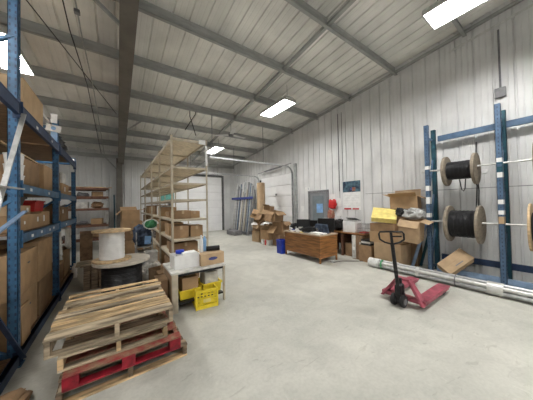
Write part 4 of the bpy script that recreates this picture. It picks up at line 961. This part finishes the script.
for (x, y, z, a, b, c, mt, rz, op, lb) in hp: carton(lb, x, y, z, a, b, c, rz, mt, opened=op, tilt=((.12 if z > .9 else 0), 0) if op else None)
rnd = random.Random(11)
for k in range(7):
    y = 7.0+k*.22; m = MB(); m.obox((0, 0, 0), (rnd.uniform(.3, .42), rnd.uniform(.3, .5), .008))
    solo('cardboard_sheet', m, ['card', 'cardd', 'card2'][k % 3], ['rightmost loose sheet', 'second loose sheet from the right', 'third loose sheet from the right', 'middle loose sheet', 'fifth loose sheet from the right', 'sixth loose sheet from the right', 'leftmost loose sheet'][k]+' of the cardboard heap by the overhead door', 'cardboard', 'loose cardboard sheets of the heap',
         loc=(5.10+rnd.uniform(-.04, .04), y, .66+.5*math.sin(k*1.3)**2+.1*(k > 3)), rot=(rnd.uniform(-.5, .5), rnd.uniform(-1.3, -.5), rnd.uniform(-.4, .4)))
for k, (y, z) in enumerate(((7.55, .86), (7.25, .93), (8.2, .83))):
    solo('paper_sheet', MB().box(-.12, .12, -.15, .15, 0, .006), 'paper', ['white sheet in the middle', 'white sheet at the right', 'white scrap at the left'][k]+' of the cardboard heap', 'paper', loc=(5.08, y, z), rot=(0, -.5, .3*k))
for k, (y, mt) in enumerate(((7.30, 'red'), (7.12, 'white'), (7.55, 'white'))):
    solo('spray_can', MB().lathe([(.03, 0), (.033, .01), (.033, .17), (.02, .2), (.02, .22)]), mt, ['small red can', 'rightmost small white can', 'left small white can'][k]+' on the floor before the cardboard heap', 'can', loc=(5.0, y, 0), smooth=True)
t = thing('cardboard_tube', 'thick brown cardboard roll standing upright behind the cardboard heap', 'roll', (5.85, 8.85, 0))
part('roll', MB().lathe([(.05, 0), (.215, .0), (.22, .02), (.20, 2.72), (.19, 2.74), (.05, 2.74)]), 'card2', t, smooth=True)
part('core', MB().lathe([(.045, .01), (.045, 2.86)]), 'blackm', t, smooth=True)

# ------------------------------------------------------------------ rack of leaning pipes in the far corner
t = thing('pipe_stand', 'grey steel stand with a blue cross bar in the far right corner', 'stand', (6.2, 11.2, 0))
for y in (10.13, 12.40):
    m = MB(); m.box(6.28, 6.34, y-.03, y+.03, 0, 2.5); part('post', m, 'grey', t, world=True)
    m = MB(); m.bar((5.72, y, .04), (6.6, y, .04), .06, .06); part('foot', m, 'grey', t, world=True)
m = MB(); m.bar((6.08, 10.0, 2.05), (6.08, 12.6, 2.05), .03, .13); part('cross_bar', m, 'indigo', t, .004, world=True)
m = MB(); m.bar((5.80, 10.1, .12), (5.80, 12.40, .12), .06, .12); part('base_bar', m, 'grey', t, world=True)
m = MB(); m.box(5.78, 6.5, 10.2, 12.28, .07, .09); part('base_plate', m, 'grey', t, world=True)
cn = dict(alu='pale steel', greyl='light grey', sky='pale blue', galv='zinc coated', slate='dark blue', beige='beige', grey='dark grey', white='white')
on = 'first second third fourth fifth sixth seventh eighth ninth tenth eleventh twelfth thirteenth fourteenth fifteenth sixteenth seventeenth eighteenth'.split()
cols = ['grey', 'greyl', 'slate', 'galv', 'grey', 'beige', 'alu', 'grey', 'galv', 'beige', 'white', 'grey', 'slate', 'alu', 'grey', 'galv', 'greyl', 'alu']
for k, c in enumerate(cols):
    y = 10.26+k*.117; hh = 2.3+.75*abs(math.sin(k*1.7+.6)); dy = .03*math.sin(k*2.3)
    solo('leaning_pipe', MB().tube([(5.92+.02*(k % 3), y, .11), (6.19, y+dy*.8, 2.08), (6.19+.13*(hh-2.08), y+dy, hh)], .032+.012*((k*7) % 3), 8), c,
         '%s pipe, %s from the near end of the far corner pipe stand' % (cn.get(c, c), on[k]), 'pipe', 'long pipes and bars leaning in the corner stand', loc=(5.92, y, .11), world=True, smooth=True)
solo('grey_case', MB().box(-.25, .25, -.5, .5, 0, .24), 'grey', 'dark grey case on the floor at the foot of the pipe stand', 'case', loc=(5.42, 11.0, 0), bevel=.03)
